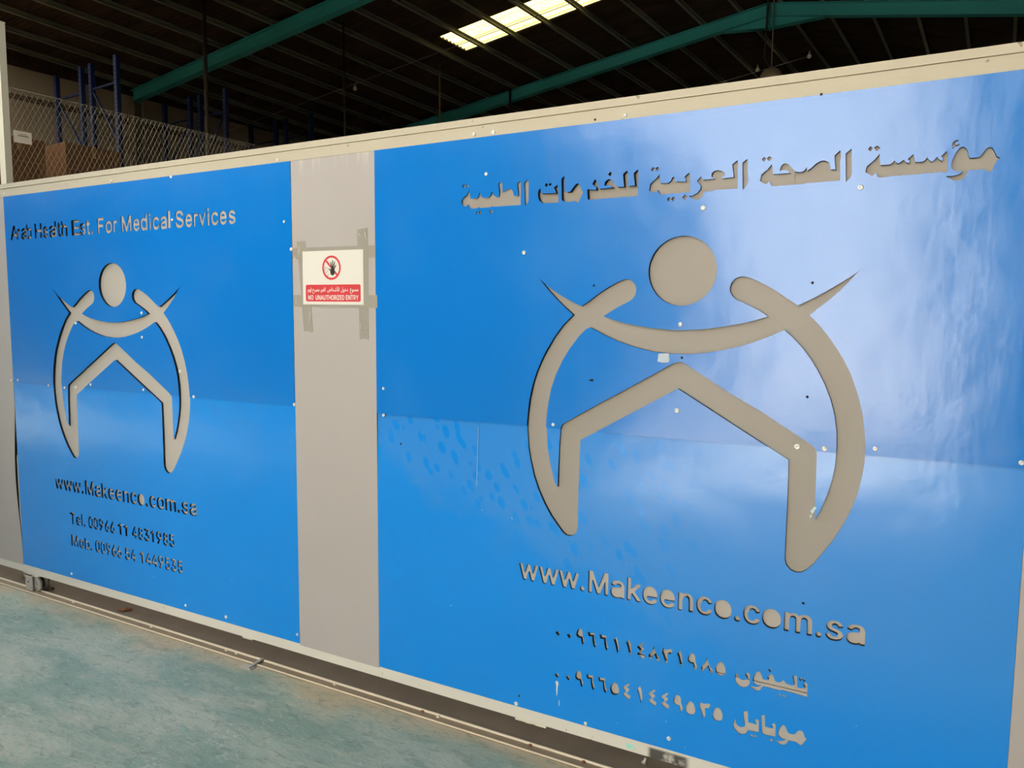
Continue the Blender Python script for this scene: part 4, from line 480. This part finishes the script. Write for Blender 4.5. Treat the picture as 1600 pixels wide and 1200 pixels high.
# roller under the left end
wb = MB(); wx, wy = -4.500, YG+.022
wb.box(wx-.040, wx+.030, YG-.014, YG-.009, .004, ZB+.004); wb.box(wx-.040, wx+.085, YG-.014, YG+.062, ZB-.006, ZB)
wb.lathe((wx+.050, YG-.008, .049), (0, 1, 0), [(0, .008), (.068, .008)], 10)
bo = wb.build('roller_bracket', M['bracket'], gate)
m = MB()
for y0 in (YG-.003, YG+.032): m.lathe((wx+.050, y0, .049), (0, 1, 0), [(0, .030), (.001, .0440), (.011, .0440), (.012, .030)], 32)
m.build('roller', M['wheel'], bo)
m = MB(); m.lathe((wx+.050, YG+.0095, .049), (0, 1, 0), [(0, .030), (.0220, .030)], 24); m.build('roller_hub', M['pipe'], bo)
m = MB(); m.box(wx-.030, wx+.075, YG+.052, YG+.057, .012, ZB-.006); m.box(wx+.075, wx+.125, YG+.040, YG+.057, .010, .022); m.build('rear_plate', M['pipe'], bo)
m = MB(); m.lathe((wx-.010, YG-.0145, .055), (0, -1, 0), [(0, .006), (.0006, .006)], 12); m.build('bolt_hole', M['hole'], bo)
# ------------------------------------------------------------------ warning sign on the middle sheet
SGX, SGZ, SGW, SGH = -2.1465, 1.7915, .3300, .2250
sign = thing('warning_sign', 'white paper no-entry sign with red banner taped to the grey middle sheet', 'sign', (SGX, YG-.002, SGZ))
TL = math.radians(-.4)
def sg(u, v):                                                # sign coordinates, metres from its centre
    return (SGX+u*math.cos(TL)-v*math.sin(TL)+.0175*(-v)/.5*.12, SGZ+u*math.sin(TL)+v*math.cos(TL))
def spart(name, loops, mat, y): return link(name, flat([[sg(u, v) for u, v in L] for L in loops], .0004, YG+y, name), mat, sign)
spart('paper', [[(-.165, .1125), (.165, .1125), (.166, -.1125), (-.166, -.1125)]], M['paper'], -.0018)
def rrect(x0, x1, z0, z1, r):
    out = []
    for cx, cz, a in ((x1-r, z1-r, 0), (x0+r, z1-r, 90), (x0+r, z0+r, 180), (x1-r, z0+r, 270)):
        out += [(cx+r*math.cos(math.radians(a+i*18)), cz+r*math.sin(math.radians(a+i*18))) for i in range(6)]
    return out
BX0, BX1, BZ0, BZ1 = -.149, .151, -.100, -.029
spart('red_banner', [rrect(BX0, BX1, BZ0, BZ1, .008)], M['red'], -.0023)
CX, CZ, CR = -.004, .041, .0505
bar = []
for s_, e in ((1, 0), (-1, 0)): pass
d = Vector((.7071, -.7071)); nn = Vector((.7071, .7071))*.0042
ring = [circle(CX, CZ, CR, 48), circle(CX, CZ, CR-.0085, 48)]
spart('prohibition_ring', ring, M['red'], -.0023)
a0 = Vector((CX, CZ))-d*(CR-.006); a1 = Vector((CX, CZ))+d*(CR-.006)
spart('prohibition_bar', [[tuple(a0-nn), tuple(a1-nn), tuple(a1+nn), tuple(a0+nn)]], M['red'], -.0024)
H = (CX+.006, CZ-.017)
def finger(ang, l0, l1, w):
    a = math.radians(ang); dx, dz = math.cos(a), math.sin(a); nx, nz = -dz*w, dx*w
    return [(H[0]+dx*l0+nx, H[1]+dz*l0+nz), (H[0]+dx*l1+nx*.75, H[1]+dz*l1+nz*.75), (H[0]+dx*(l1+.002), H[1]+dz*(l1+.002)), (H[0]+dx*l1-nx*.75, H[1]+dz*l1-nz*.75), (H[0]+dx*l0-nx, H[1]+dz*l0-nz)]
palm = [(H[0]+.0125*math.cos(2*math.pi*i/20)*(1 if math.sin(2*math.pi*i/20) < .3 else 1.05), H[1]+.0150*math.sin(2*math.pi*i/20)) for i in range(20)]
hm = spart('hand_symbol', [palm], M['black'], -.0028)
for f in ((104, .008, .040, .0026), (89, .008, .046, .0027), (74, .008, .042, .0026), (55, .008, .033, .0023), (148, .006, .023, .003)): spart('finger_symbol', [finger(*f)], M['black'], -.0027)
def stroke(pts, w):
    out = []; back = []
    for i, p in enumerate(pts):
        q0 = Vector(pts[max(i-1, 0)]); q1 = Vector(pts[min(i+1, len(pts)-1)]); t = (q1-q0).normalized(); n_ = Vector((-t.y, t.x))*w/2
        out.append(tuple(Vector(p)+n_)); back.append(tuple(Vector(p)-n_))
    return out+back[::-1]
fx, fz = CX-.024, CZ-.004
for pts in ([(fx-.010, fz+.010), (fx-.013, fz+.002), (fx-.011, fz-.010)], [(fx-.008, fz+.004), (fx+.002, fz+.003), (fx+.006, fz-.001)], [(fx+.002, fz-.006), (fx+.005, fz-.010), (fx-.001, fz-.014)], [(fx-.009, fz-.014), (fx-.003, fz-.018)], [(fx+.011, fz-.024), (fx+.004, fz-.026), (fx-.002, fz-.034)]):
    spart('face_outline', [stroke(pts, .0013)], M['black'], -.0027)
# lettering of the banner
words = [('NO', -.136, -.106), ('UNAUTHORIZED', -.094, .065), ('ENTRY', .073, .140)]
loops = []
for w, xa, xb in words:
    adv = []; x = 0
    for ch in w:
        g = GL[ch]; gx = [p[0] for L in g for p in L]; adv.append((x-min(gx), g)); x += max(gx)-min(gx)+650
    x -= 650
    for ox, g in adv:
        for L in g: loops.append([(xa+(p[0]+ox)/x*(xb-xa), -.0925+p[1]/5250*.0195) for p in L])
spart('english_lettering', loops, M['white'], -.0028)
AW = [[[[1405,127],[1395,36],[1340,-4],[1276,-2],[1212,23],[1158,-7],[1058,10],[976,-17],[876,37],[803,-8],[730,-5],[676,18],[640,-4],[530,-17],[458,-105],[349,-141],[327,-127],[321,-87],[420,-54],[455,-18],[349,23],[331,73],[340,121],[389,191],[458,204],[514,164],[549,55],[612,55],[641,73],[665,164],[685,172],[724,155],[721,68],[794,54],[821,70],[899,191],[967,222],[1021,198],[1090,73],[1121,54],[1167,69],[1226,173],[1276,214],[1321,217],[1358,200]],[[252,146],[253,100],[151,64],[86,9],[65,-36],[66,-100],[95,-145],[167,-175],[321,-159],[342,-182],[340,-209],[240,-239],[158,-237],[74,-209],[18,-154],[0,-100],[2,-36],[67,82],[17,164],[18,218],[39,255],[114,300],[194,295],[206,273],[194,241],[103,230],[82,209],[80,173],[130,132],[230,158]],[[1014,82],[1011,55],[976,46],[929,73],[912,112],[940,149],[967,158]],[[1352,100],[1340,63],[1294,59],[1249,75],[1254,109],[1303,155],[1330,142]],[[471,109],[479,73],[467,55],[412,59],[394,80],[421,140],[449,138]],[[705,273],[706,246],[685,224],[658,225],[639,246],[660,291]]],[[[1019,132],[1022,105],[1007,87],[797,2],[651,-10],[570,-105],[451,-142],[436,-86],[524,-58],[569,-22],[488,3],[453,32],[443,78],[459,142],[515,200],[588,198],[627,160],[654,60],[670,54],[797,65],[901,114],[851,145],[738,151],[722,187],[733,208],[851,207]],[[372,414],[382,69],[363,-31],[315,-102],[215,-144],[142,-141],[79,-118],[39,-86],[15,-38],[22,69],[42,106],[88,89],[75,-13],[124,-70],[224,-79],[279,-53],[308,-4],[319,60],[308,414],[333,429]],[[1298,132],[1290,42],[1224,-5],[1088,4],[1060,23],[1079,66],[1197,55],[1230,69],[1242,96],[1226,151],[1171,242],[1179,265],[1206,280],[1224,273]],[[584,105],[591,69],[579,54],[524,58],[505,87],[517,123],[542,144],[569,132]],[[826,305],[797,264],[770,271],[756,296],[788,335]]],[[[1746,214],[1763,69],[1733,16],[1688,-8],[1624,-8],[1579,14],[1533,-7],[1470,-8],[1415,18],[1370,-7],[1279,-7],[1226,14],[1188,60],[1051,2],[897,-7],[842,23],[822,87],[810,405],[824,427],[872,414],[886,96],[897,65],[933,54],[1051,65],[1156,114],[1106,145],[988,155],[983,205],[1042,217],[1106,207],[1265,142],[1277,105],[1256,78],[1288,56],[1370,61],[1406,159],[1424,167],[1459,151],[1460,60],[1524,57],[1579,172],[1619,151],[1615,66],[1679,55],[1707,96],[1680,223],[1724,243]],[[751,148],[746,78],[697,21],[542,-16],[388,6],[333,-95],[233,-142],[115,-134],[33,-75],[10,-4],[29,87],[42,106],[79,98],[84,60],[75,-13],[97,-52],[151,-79],[224,-80],[288,-52],[317,-4],[317,69],[296,151],[306,163],[351,167],[379,90],[406,68],[524,184],[615,227],[697,217]],[[2070,414],[2078,305],[2054,187],[2099,105],[2098,51],[2070,14],[2024,-5],[1857,-4],[1854,51],[1952,142],[1967,178],[1817,296],[1812,314],[1851,345],[1997,237],[2015,305],[2006,414],[2042,428]],[[2231,414],[2244,5],[2224,-7],[2188,0],[2170,405],[2188,428]],[[692,132],[683,87],[633,58],[506,47],[488,52],[488,70],[606,161],[660,163]],[[1655,296],[1633,255],[1606,255],[1579,284],[1533,252],[1505,278],[1515,312],[1542,324],[1548,369],[1579,389],[1606,375],[1615,325]],[[1916,423],[1897,396],[1800,378],[1793,478],[1815,511],[1851,523],[1886,514],[1888,485],[1838,460],[1851,441],[1897,443]],[[1072,314],[1073,287],[1051,266],[1024,267],[1006,287],[1006,311],[1028,332]],[[2044,87],[2015,56],[1964,60],[1975,78],[2015,121]]],[[[877,414],[888,69],[864,19],[819,-5],[719,-8],[610,24],[492,-9],[401,-7],[346,18],[282,-8],[182,2],[123,-77],[10,-142],[-18,-92],[82,-32],[120,23],[122,96],[90,178],[128,203],[147,196],[196,78],[219,56],[301,66],[332,160],[355,173],[388,151],[379,87],[392,62],[501,55],[553,69],[489,142],[481,169],[493,196],[573,244],[664,246],[705,223],[724,187],[719,136],[678,69],[810,57],[828,105],[817,414],[837,429]],[[1016,414],[1027,14],[1010,-6],[966,5],[956,405],[973,428]],[[418,-77],[414,-104],[392,-120],[346,-96],[310,-120],[272,-104],[273,-68],[301,-51],[346,-75],[392,-51]],[[661,169],[655,132],[619,100],[572,142],[550,169],[573,182],[628,187]],[[653,342],[646,311],[619,298],[592,310],[583,332],[592,357],[619,370]]],[[[1452,136],[1450,46],[1394,-4],[1330,-3],[1267,22],[1203,-8],[1067,12],[930,-18],[794,-12],[712,22],[649,-7],[558,2],[476,-98],[385,-141],[364,-91],[458,-35],[497,18],[506,73],[481,146],[472,182],[519,200],[577,73],[612,54],[667,72],[712,167],[749,152],[744,82],[776,57],[899,182],[1012,226],[1076,212],[1109,182],[1130,118],[1120,64],[1140,56],[1212,63],[1276,172],[1330,215],[1403,204]],[[344,191],[330,142],[230,121],[121,58],[73,-9],[62,-73],[76,-121],[121,-158],[240,-176],[330,-158],[358,-201],[249,-239],[103,-222],[21,-154],[0,-100],[1,-36],[54,73],[177,173],[85,192],[30,185],[20,236],[76,253],[140,250]],[[1069,118],[1049,76],[994,52],[867,46],[856,55],[867,72],[985,159],[1040,158]],[[1398,109],[1398,73],[1376,59],[1303,71],[1300,100],[1349,155],[1377,146]]],[[[746,419],[761,110],[751,46],[703,0],[612,-12],[604,-81],[575,-118],[530,-134],[467,-128],[412,-91],[367,-8],[276,7],[230,-14],[185,-15],[76,54],[63,-45],[97,-218],[49,-238],[6,-81],[1,19],[29,101],[104,182],[185,221],[216,219],[248,192],[308,64],[358,52],[376,64],[392,137],[430,208],[485,249],[530,249],[561,228],[581,182],[560,64],[630,52],[685,61],[698,101],[687,419],[712,431]],[[232,73],[221,48],[185,52],[142,82],[125,119],[194,151]],[[552,-27],[549,-57],[521,-72],[479,-63],[452,-36],[444,1],[476,9],[527,1]],[[517,173],[504,92],[445,64],[447,110],[474,164],[503,188]]]]
spans = [(.0955, .139), (.0465, .0845), (-.0285, .039), (-.0665, -.0375), (-.1115, -.0715), (-.138, -.1165)]
loops = []
for w, (xa, xb) in zip(AW, spans):
    gx = [p[0] for L in w for p in L]; g0, g1 = min(gx), max(gx)
    for L in w: loops.append([(xa+(p[0]-g0)/(g1-g0)*(xb-xa), -.0575+p[1]/1e3*.040) for p in L])
spart('arabic_lettering', loops, M['white'], -.0028)
def tape(q, dy):
    me = flat([q], .0003, YG-dy, 'tape'); link('tape_strip', me, M['tape'], sign)
tape([(-2.3436, 1.9485), (-2.2947, 1.9487), (-2.2589, 1.5666), (-2.2700, 1.560), (-2.290, 1.566), (-2.3127, 1.563)], .0003)
tape([(-2.0128, 1.9847), (-1.985, 1.986), (-1.9563, 1.9888), (-1.9568, 1.5334), (-1.975, 1.540), (-2.0054, 1.5347)], .0003)
tape([(-2.3692, 1.9216), (-1.9183, 1.9171), (-1.9189, 1.8681), (-2.3704, 1.8741)], .0013)
tape([(-2.3708, 1.7203), (-1.9116, 1.7171), (-1.9106, 1.6655), (-2.3683, 1.6719)], .0013)
for (xa, za), (xb, zb) in (((-2.327, 1.936), (-2.335, 1.885)), ((-2.275, 1.672), (-2.272, 1.600)), ((-1.972, 1.985), (-1.962, 1.94)), ((-2.003, 1.968), (-1.994, 1.958)), ((-2.001, 1.603), (-1.988, 1.565)), ((-2.359, 1.888), (-2.353, 1.862)), ((-2.355, 1.705), (-2.349, 1.672))):
    m = MB(); m.tube([(xa, YG-.0014, za), ((xa+xb)/2+.001, YG-.003, (za+zb)/2), (xb, YG-.0014, zb)], [.0004, .0016, .0004], 6); m.build('tape_crease', M['white'], sign, True)
# ------------------------------------------------------------------ floor track
tr = thing('floor_track', 'dusty steel floor track running along the foot of the gate', 'track', (-2.5, 2.39, 0))
m = MB(); m.box(-14, 6, 2.362, 2.425, 0, .0025); m.build('track_bed', M['track'], tr)
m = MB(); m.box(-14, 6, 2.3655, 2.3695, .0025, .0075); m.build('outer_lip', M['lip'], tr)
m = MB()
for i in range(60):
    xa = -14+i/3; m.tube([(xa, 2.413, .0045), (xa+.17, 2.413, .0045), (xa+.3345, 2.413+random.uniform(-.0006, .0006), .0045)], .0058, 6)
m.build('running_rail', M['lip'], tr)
for i, x in enumerate((-3.42, -2.86, -2.79, -2.17, -1.70, -1.62, -1.20, -.98, -4.10)):
    m = MB(); m.lathe((x, 2.4035, .001), (0, 0, 1), [(0, .009), (.005, .008), (.008, .004)], 9); m.build('weld_bead', M['rust'] if i in (4, 6, 7) else M['lip'], tr)
m = MB(); m.box(-2.672, -2.600, 2.318, 2.350, 0, .004); m.bar((-2.617, 2.318, .008), (-2.622, 2.412, .012), .014, .008)
m.lathe((-2.632, 2.336, .004), (0, 0, 1), [(0, .010), (.005, .009)], 10); m.build('stop_plate', M['bracket'], tr)
hk = MB(); hk.tube([(-3.775, 2.452, .008), (-3.735, 2.462, .008), (-3.715, 2.492, .008), (-3.75, 2.486, .008)], .007, 8)
tag(hk.build('metal_hook', M['rust']), 'small rusty metal hook lying in the shade under the gate', 'hook')
m = MB(); m.lathe((-.786, 2.512, 0), (.25, .2, 1), [(0, .009), (.004, .009), (.0042, .0045), (.02, .004)], 12); tag(m.build('bolt', M['steel']), 'pale bolt standing on the floor under the right end of the gate', 'bolt')
# ------------------------------------------------------------------ post behind the left end of the gate
m = MB(); m.box(-4.785, -4.729, 2.50, 2.538, 0, 3.31); m.box(-4.787, -4.727, 2.498, 2.540, 3.31, 3.316)
tag(m.build('gate_post', M['post']), 'cream square steel post rising behind the left end of the gate', 'post')
# ------------------------------------------------------------------ chain-link fence inside
FX = -8.8
fe = thing('chain_link_fence', 'galvanised chain-link fence in front of the cartons and racks', 'fence', B(FX, 5.6, 0))
m = MB(); p = .055; y0, y1, zt = 3.15, 8.2, 3.985
n = int((y1-y0)/p); nz = int((zt-.05)/p*1.0)
def wire(m, a, b, r=.0019):
    d = (b-a).normalized(); s1 = d.cross(EX).normalized()*r; s2 = EX*r; N = len(m.v)
    for q in (a, b): m.v += [tuple(q+s1), tuple(q-s1*.5+s2*.87), tuple(q-s1*.5-s2*.87)]
    m.f += [(N+i, N+(i+1) % 3, N+3+(i+1) % 3, N+3+i) for i in range(3)]
for i in range(n):
    for j in range(nz):
        if zt-j*p < .9: continue
        ya = y0+i*p; za = zt-j*p; k = j % 2
        a = B(FX+.002, ya+(p/2 if k else 0), za); b = B(FX-.002, ya+(0 if k else p/2), za-p); wire(m, a, b)
        a = B(FX-.002, ya+(p/2 if k else p), za); b = B(FX+.002, ya+(p if k else p/2), za-p); wire(m, a, b)
m.build('wire_mesh', M['wire'], fe)
m = MB(); m.tube([B(FX, y0, zt), B(FX, y1, zt)], .003, 6); m.build('top_wire', M['wire'], fe)
for yy in (y0, 8.2): m = MB(); m.tube([B(FX, yy, 0), B(FX, yy, zt+.03)], .025, 10); m.build('post', M['wire'], fe)
nt = thing('paper_notice', 'small white paper notice tied to the chain-link fence above the cartons', 'notice', B(FX+.006, 3.89, 3.49))
m = MB(); m.bbox(FX+.0045, FX+.0055, 3.80, 3.975, 3.43, 3.553); m.build('paper', M['paper'], nt)
m = MB(); m.bbox(FX+.0056, FX+.0062, 3.865, 3.93, 3.520, 3.526); m.bbox(FX+.0056, FX+.0062, 3.84, 3.945, 3.498, 3.512); m.build('print_line', M['cable'], nt)
# ------------------------------------------------------------------ pallet racks along the left wall
def rack(name, label, xa, xb_, group):
    t = thing(name, label, 'rack', B((xa+xb_)/2, 7, 0), group)
    frames = [5.0, 7.07, 9.165, 11.27, 13.37, 15.47]
    for fi, yb in enumerate(frames):
        for x in (xa, xb_):
            m = MB(); zt = 5.935
            m.bbox(x-.045, x+.045, yb-.035, yb-.032, 0, zt); m.bbox(x-.045, x-.042, yb-.032, yb+.035, 0, zt); m.bbox(x+.042, x+.045, yb-.032, yb+.035, 0, zt)
            nf = len(m.f); z = 3.6
            while fi < 3 and z < zt-.05:
                m.bbox(x-.008, x+.008, yb-.0362, yb-.0352, z, z+.03); z += .075
            u = m.build('upright', M['rack'], t); u.data.materials.append(M['rackhole'])
            for p in u.data.polygons:
                if p.index >= nf: p.material_index = 1
        zs = [.3, 1.35, 2.4, 3.45, 4.5, 5.5]
        m = MB()
        for a, b in zip(zs, zs[1:]):
            if (zs.index(a)+fi) % 2 == 0: m.bar(B(xa+.05, yb, a+.05), B(xb_-.05, yb, b-.05), .03, .03)
            else: m.bar(B(xb_-.05, yb, a+.05), B(xa+.05, yb, b-.05), .03, .03)
        for z in (.3, 2.4, 5.5): m.bar(B(xa+.045, yb, z), B(xb_-.045, yb, z), .03, .03)
        m.build('brace', M['rack'], t)
    for z in (1.5, 3.3):
        for a, b in zip(frames, frames[1:]):
            for x in (xa, xb_):
                m = MB(); m.bbox(x-.025, x+.025, a+.036, b-.036, z-.11, z); m.build('beam', M['orange'], t)
    m = MB(); m.bbox(xa-.02, xb_+.02, 5.05, 9.1, 3.30, 3.32); m.build('deck', M['rackhole'], t)
rack('pallet_rack', 'tall blue pallet rack standing against the left wall of the hall', -14.6, -13.73, 'blue pallet racks')
rack('pallet_rack', 'tall blue pallet rack on the aisle side, carrying brown cartons', -13.40, -12.6, 'blue pallet racks')
def carton(label, x0, x1, y0, y1, z1):
    t = thing('cardboard_box', label, 'box', B((x0+x1)/2, (y0+y1)/2, 3.322), 'cartons on the rack')
    m = MB(); m.bbox(x0, x1, y0, y1, 3.322, z1); m.build('box_body', M['carton'], t)
    m = MB(); c = (y0+y1)/2
    m.bbox(x0+.02, x1+.0015, c-.03, c+.03, z1, z1+.0015); m.bbox(x1, x1+.0015, c-.03, c+.03, z1-.18, z1); m.bbox(x1, x1+.0012, y0+.02, y1-.02, 3.9, 3.905); m.build('packing_tape', M['ctape'], t)
carton('brown carton on the rack just below the white paper notice', -13.33, -12.40, 5.06, 5.79, 4.25)
carton('wide brown carton on the rack in front of the middle blue uprights', -13.38, -12.40, 6.09, 6.97, 4.31)
# ------------------------------------------------------------------ pipes, cables and lamps under the roof
def pipe(label, xb_, yb, r):
    m = MB(); z = roof_z(xb_, yb)+HP-.005
    m.tube([B(xb_, yb, 0), B(xb_, yb, z)], r, 12); m.lathe(B(xb_, yb, 0), (0, 0, 1), [(0, r*2.6), (.012, r*2.6), (.013, r)], 16)
    tag(m.build('drop_pipe', M['pipe'], None, True), label, 'pipe', 'dark pipes hanging under the roof')
pipe('thickest dark pipe, crossing in front of the nearer teal roof beam', -10.94, 7.6, .032)
pipe('thin dark pipe left of the small bulb on the cable', -9.89, 9.62, .019)
pipe('thin dark pipe just below the left end of the skylight', -9.46, 11.76, .019)
pipe('short-looking dark pipe beside the farther teal roof beam', -9.36, 14.12, .026)
def hang(name, label, a, b, sag):
    a = Vector(a); b = Vector(b); m = MB()
    m.tube([a+(b-a)*t/12-Vector((0, 0, sag*4*(t/12)*(1-t/12))) for t in range(13)], .006, 6); return tag(m.build(name, M['cable'], None, True), label, 'cable')
hang('overhead_cable', 'thin cable slanting up across the hall past the skylight', B(-15.15, 10.5, EYE+3.92), B(-4.0, 10.5, EYE+5.03), .0)
hang('overhead_cable', 'thin cable beside the hanging lamp under the roof ridge', B(-6.4, 14.06, EYE+4.16), B(-2.98, 14.06, EYE+4.575), .0)
def bulb(label, c):
    t = thing('light_bulb', label, 'bulb', c, 'bulbs on the cables'); c = Vector(c)
    m = MB(); m.lathe(c, (0, 0, -1), [(-.012, .014), (.01, .03), (.035, .04), (.06, .03), (.072, .01)], 14); m.build('glass', M['bulb'], t, True)
    m = MB(); m.lathe(c, (0, 0, 1), [(.008, .016), (.05, .016)], 10); m.build('holder', M['cable'], t, True)
bulb('small bulb on the cable to the left of the skylight', B(-10.50, 10.50, EYE+4.327))
bulb('small bulb on the cable end to the right of the hanging lamp', B(-3.02, 13.985, EYE+4.58))
bulb('small bulb on the cable just left of the hanging lamp rod', B(-3.90, 13.985, EYE+4.50))
la = thing('hanging_lamp', 'round tan lamp hanging on a rod below the roof ridge, half hidden by the gate', 'lamp', B(-3.66, 14.0, 6.9))
m = MB(); m.tube([B(-3.66, 14.0, 6.06), B(-3.66, 14.0, roof_z(-3.66, 14.0)+HP)], .012, 8); m.build('rod', M['cable'], la)
m = MB(); m.tube([B(-3.79, 14.0, 6.3), B(-3.76, 14.0, roof_z(-3.76, 14.0)+HP)], .018, 8); m.tube([B(-3.79, 14.0, 6.3), B(-3.69, 14.0, 6.12)], .014, 8); m.build('lead', M['pipe'], la)
m = MB(); m.lathe(B(-3.66, 14.0, 6.10), (0, 0, -1), [(0, .03), (.012, .07), (.04, .125), (.085, .17), (.15, .198), (.22, .205), (.225, .195)], 28); m.build('shade', M['lamp'], la, True)
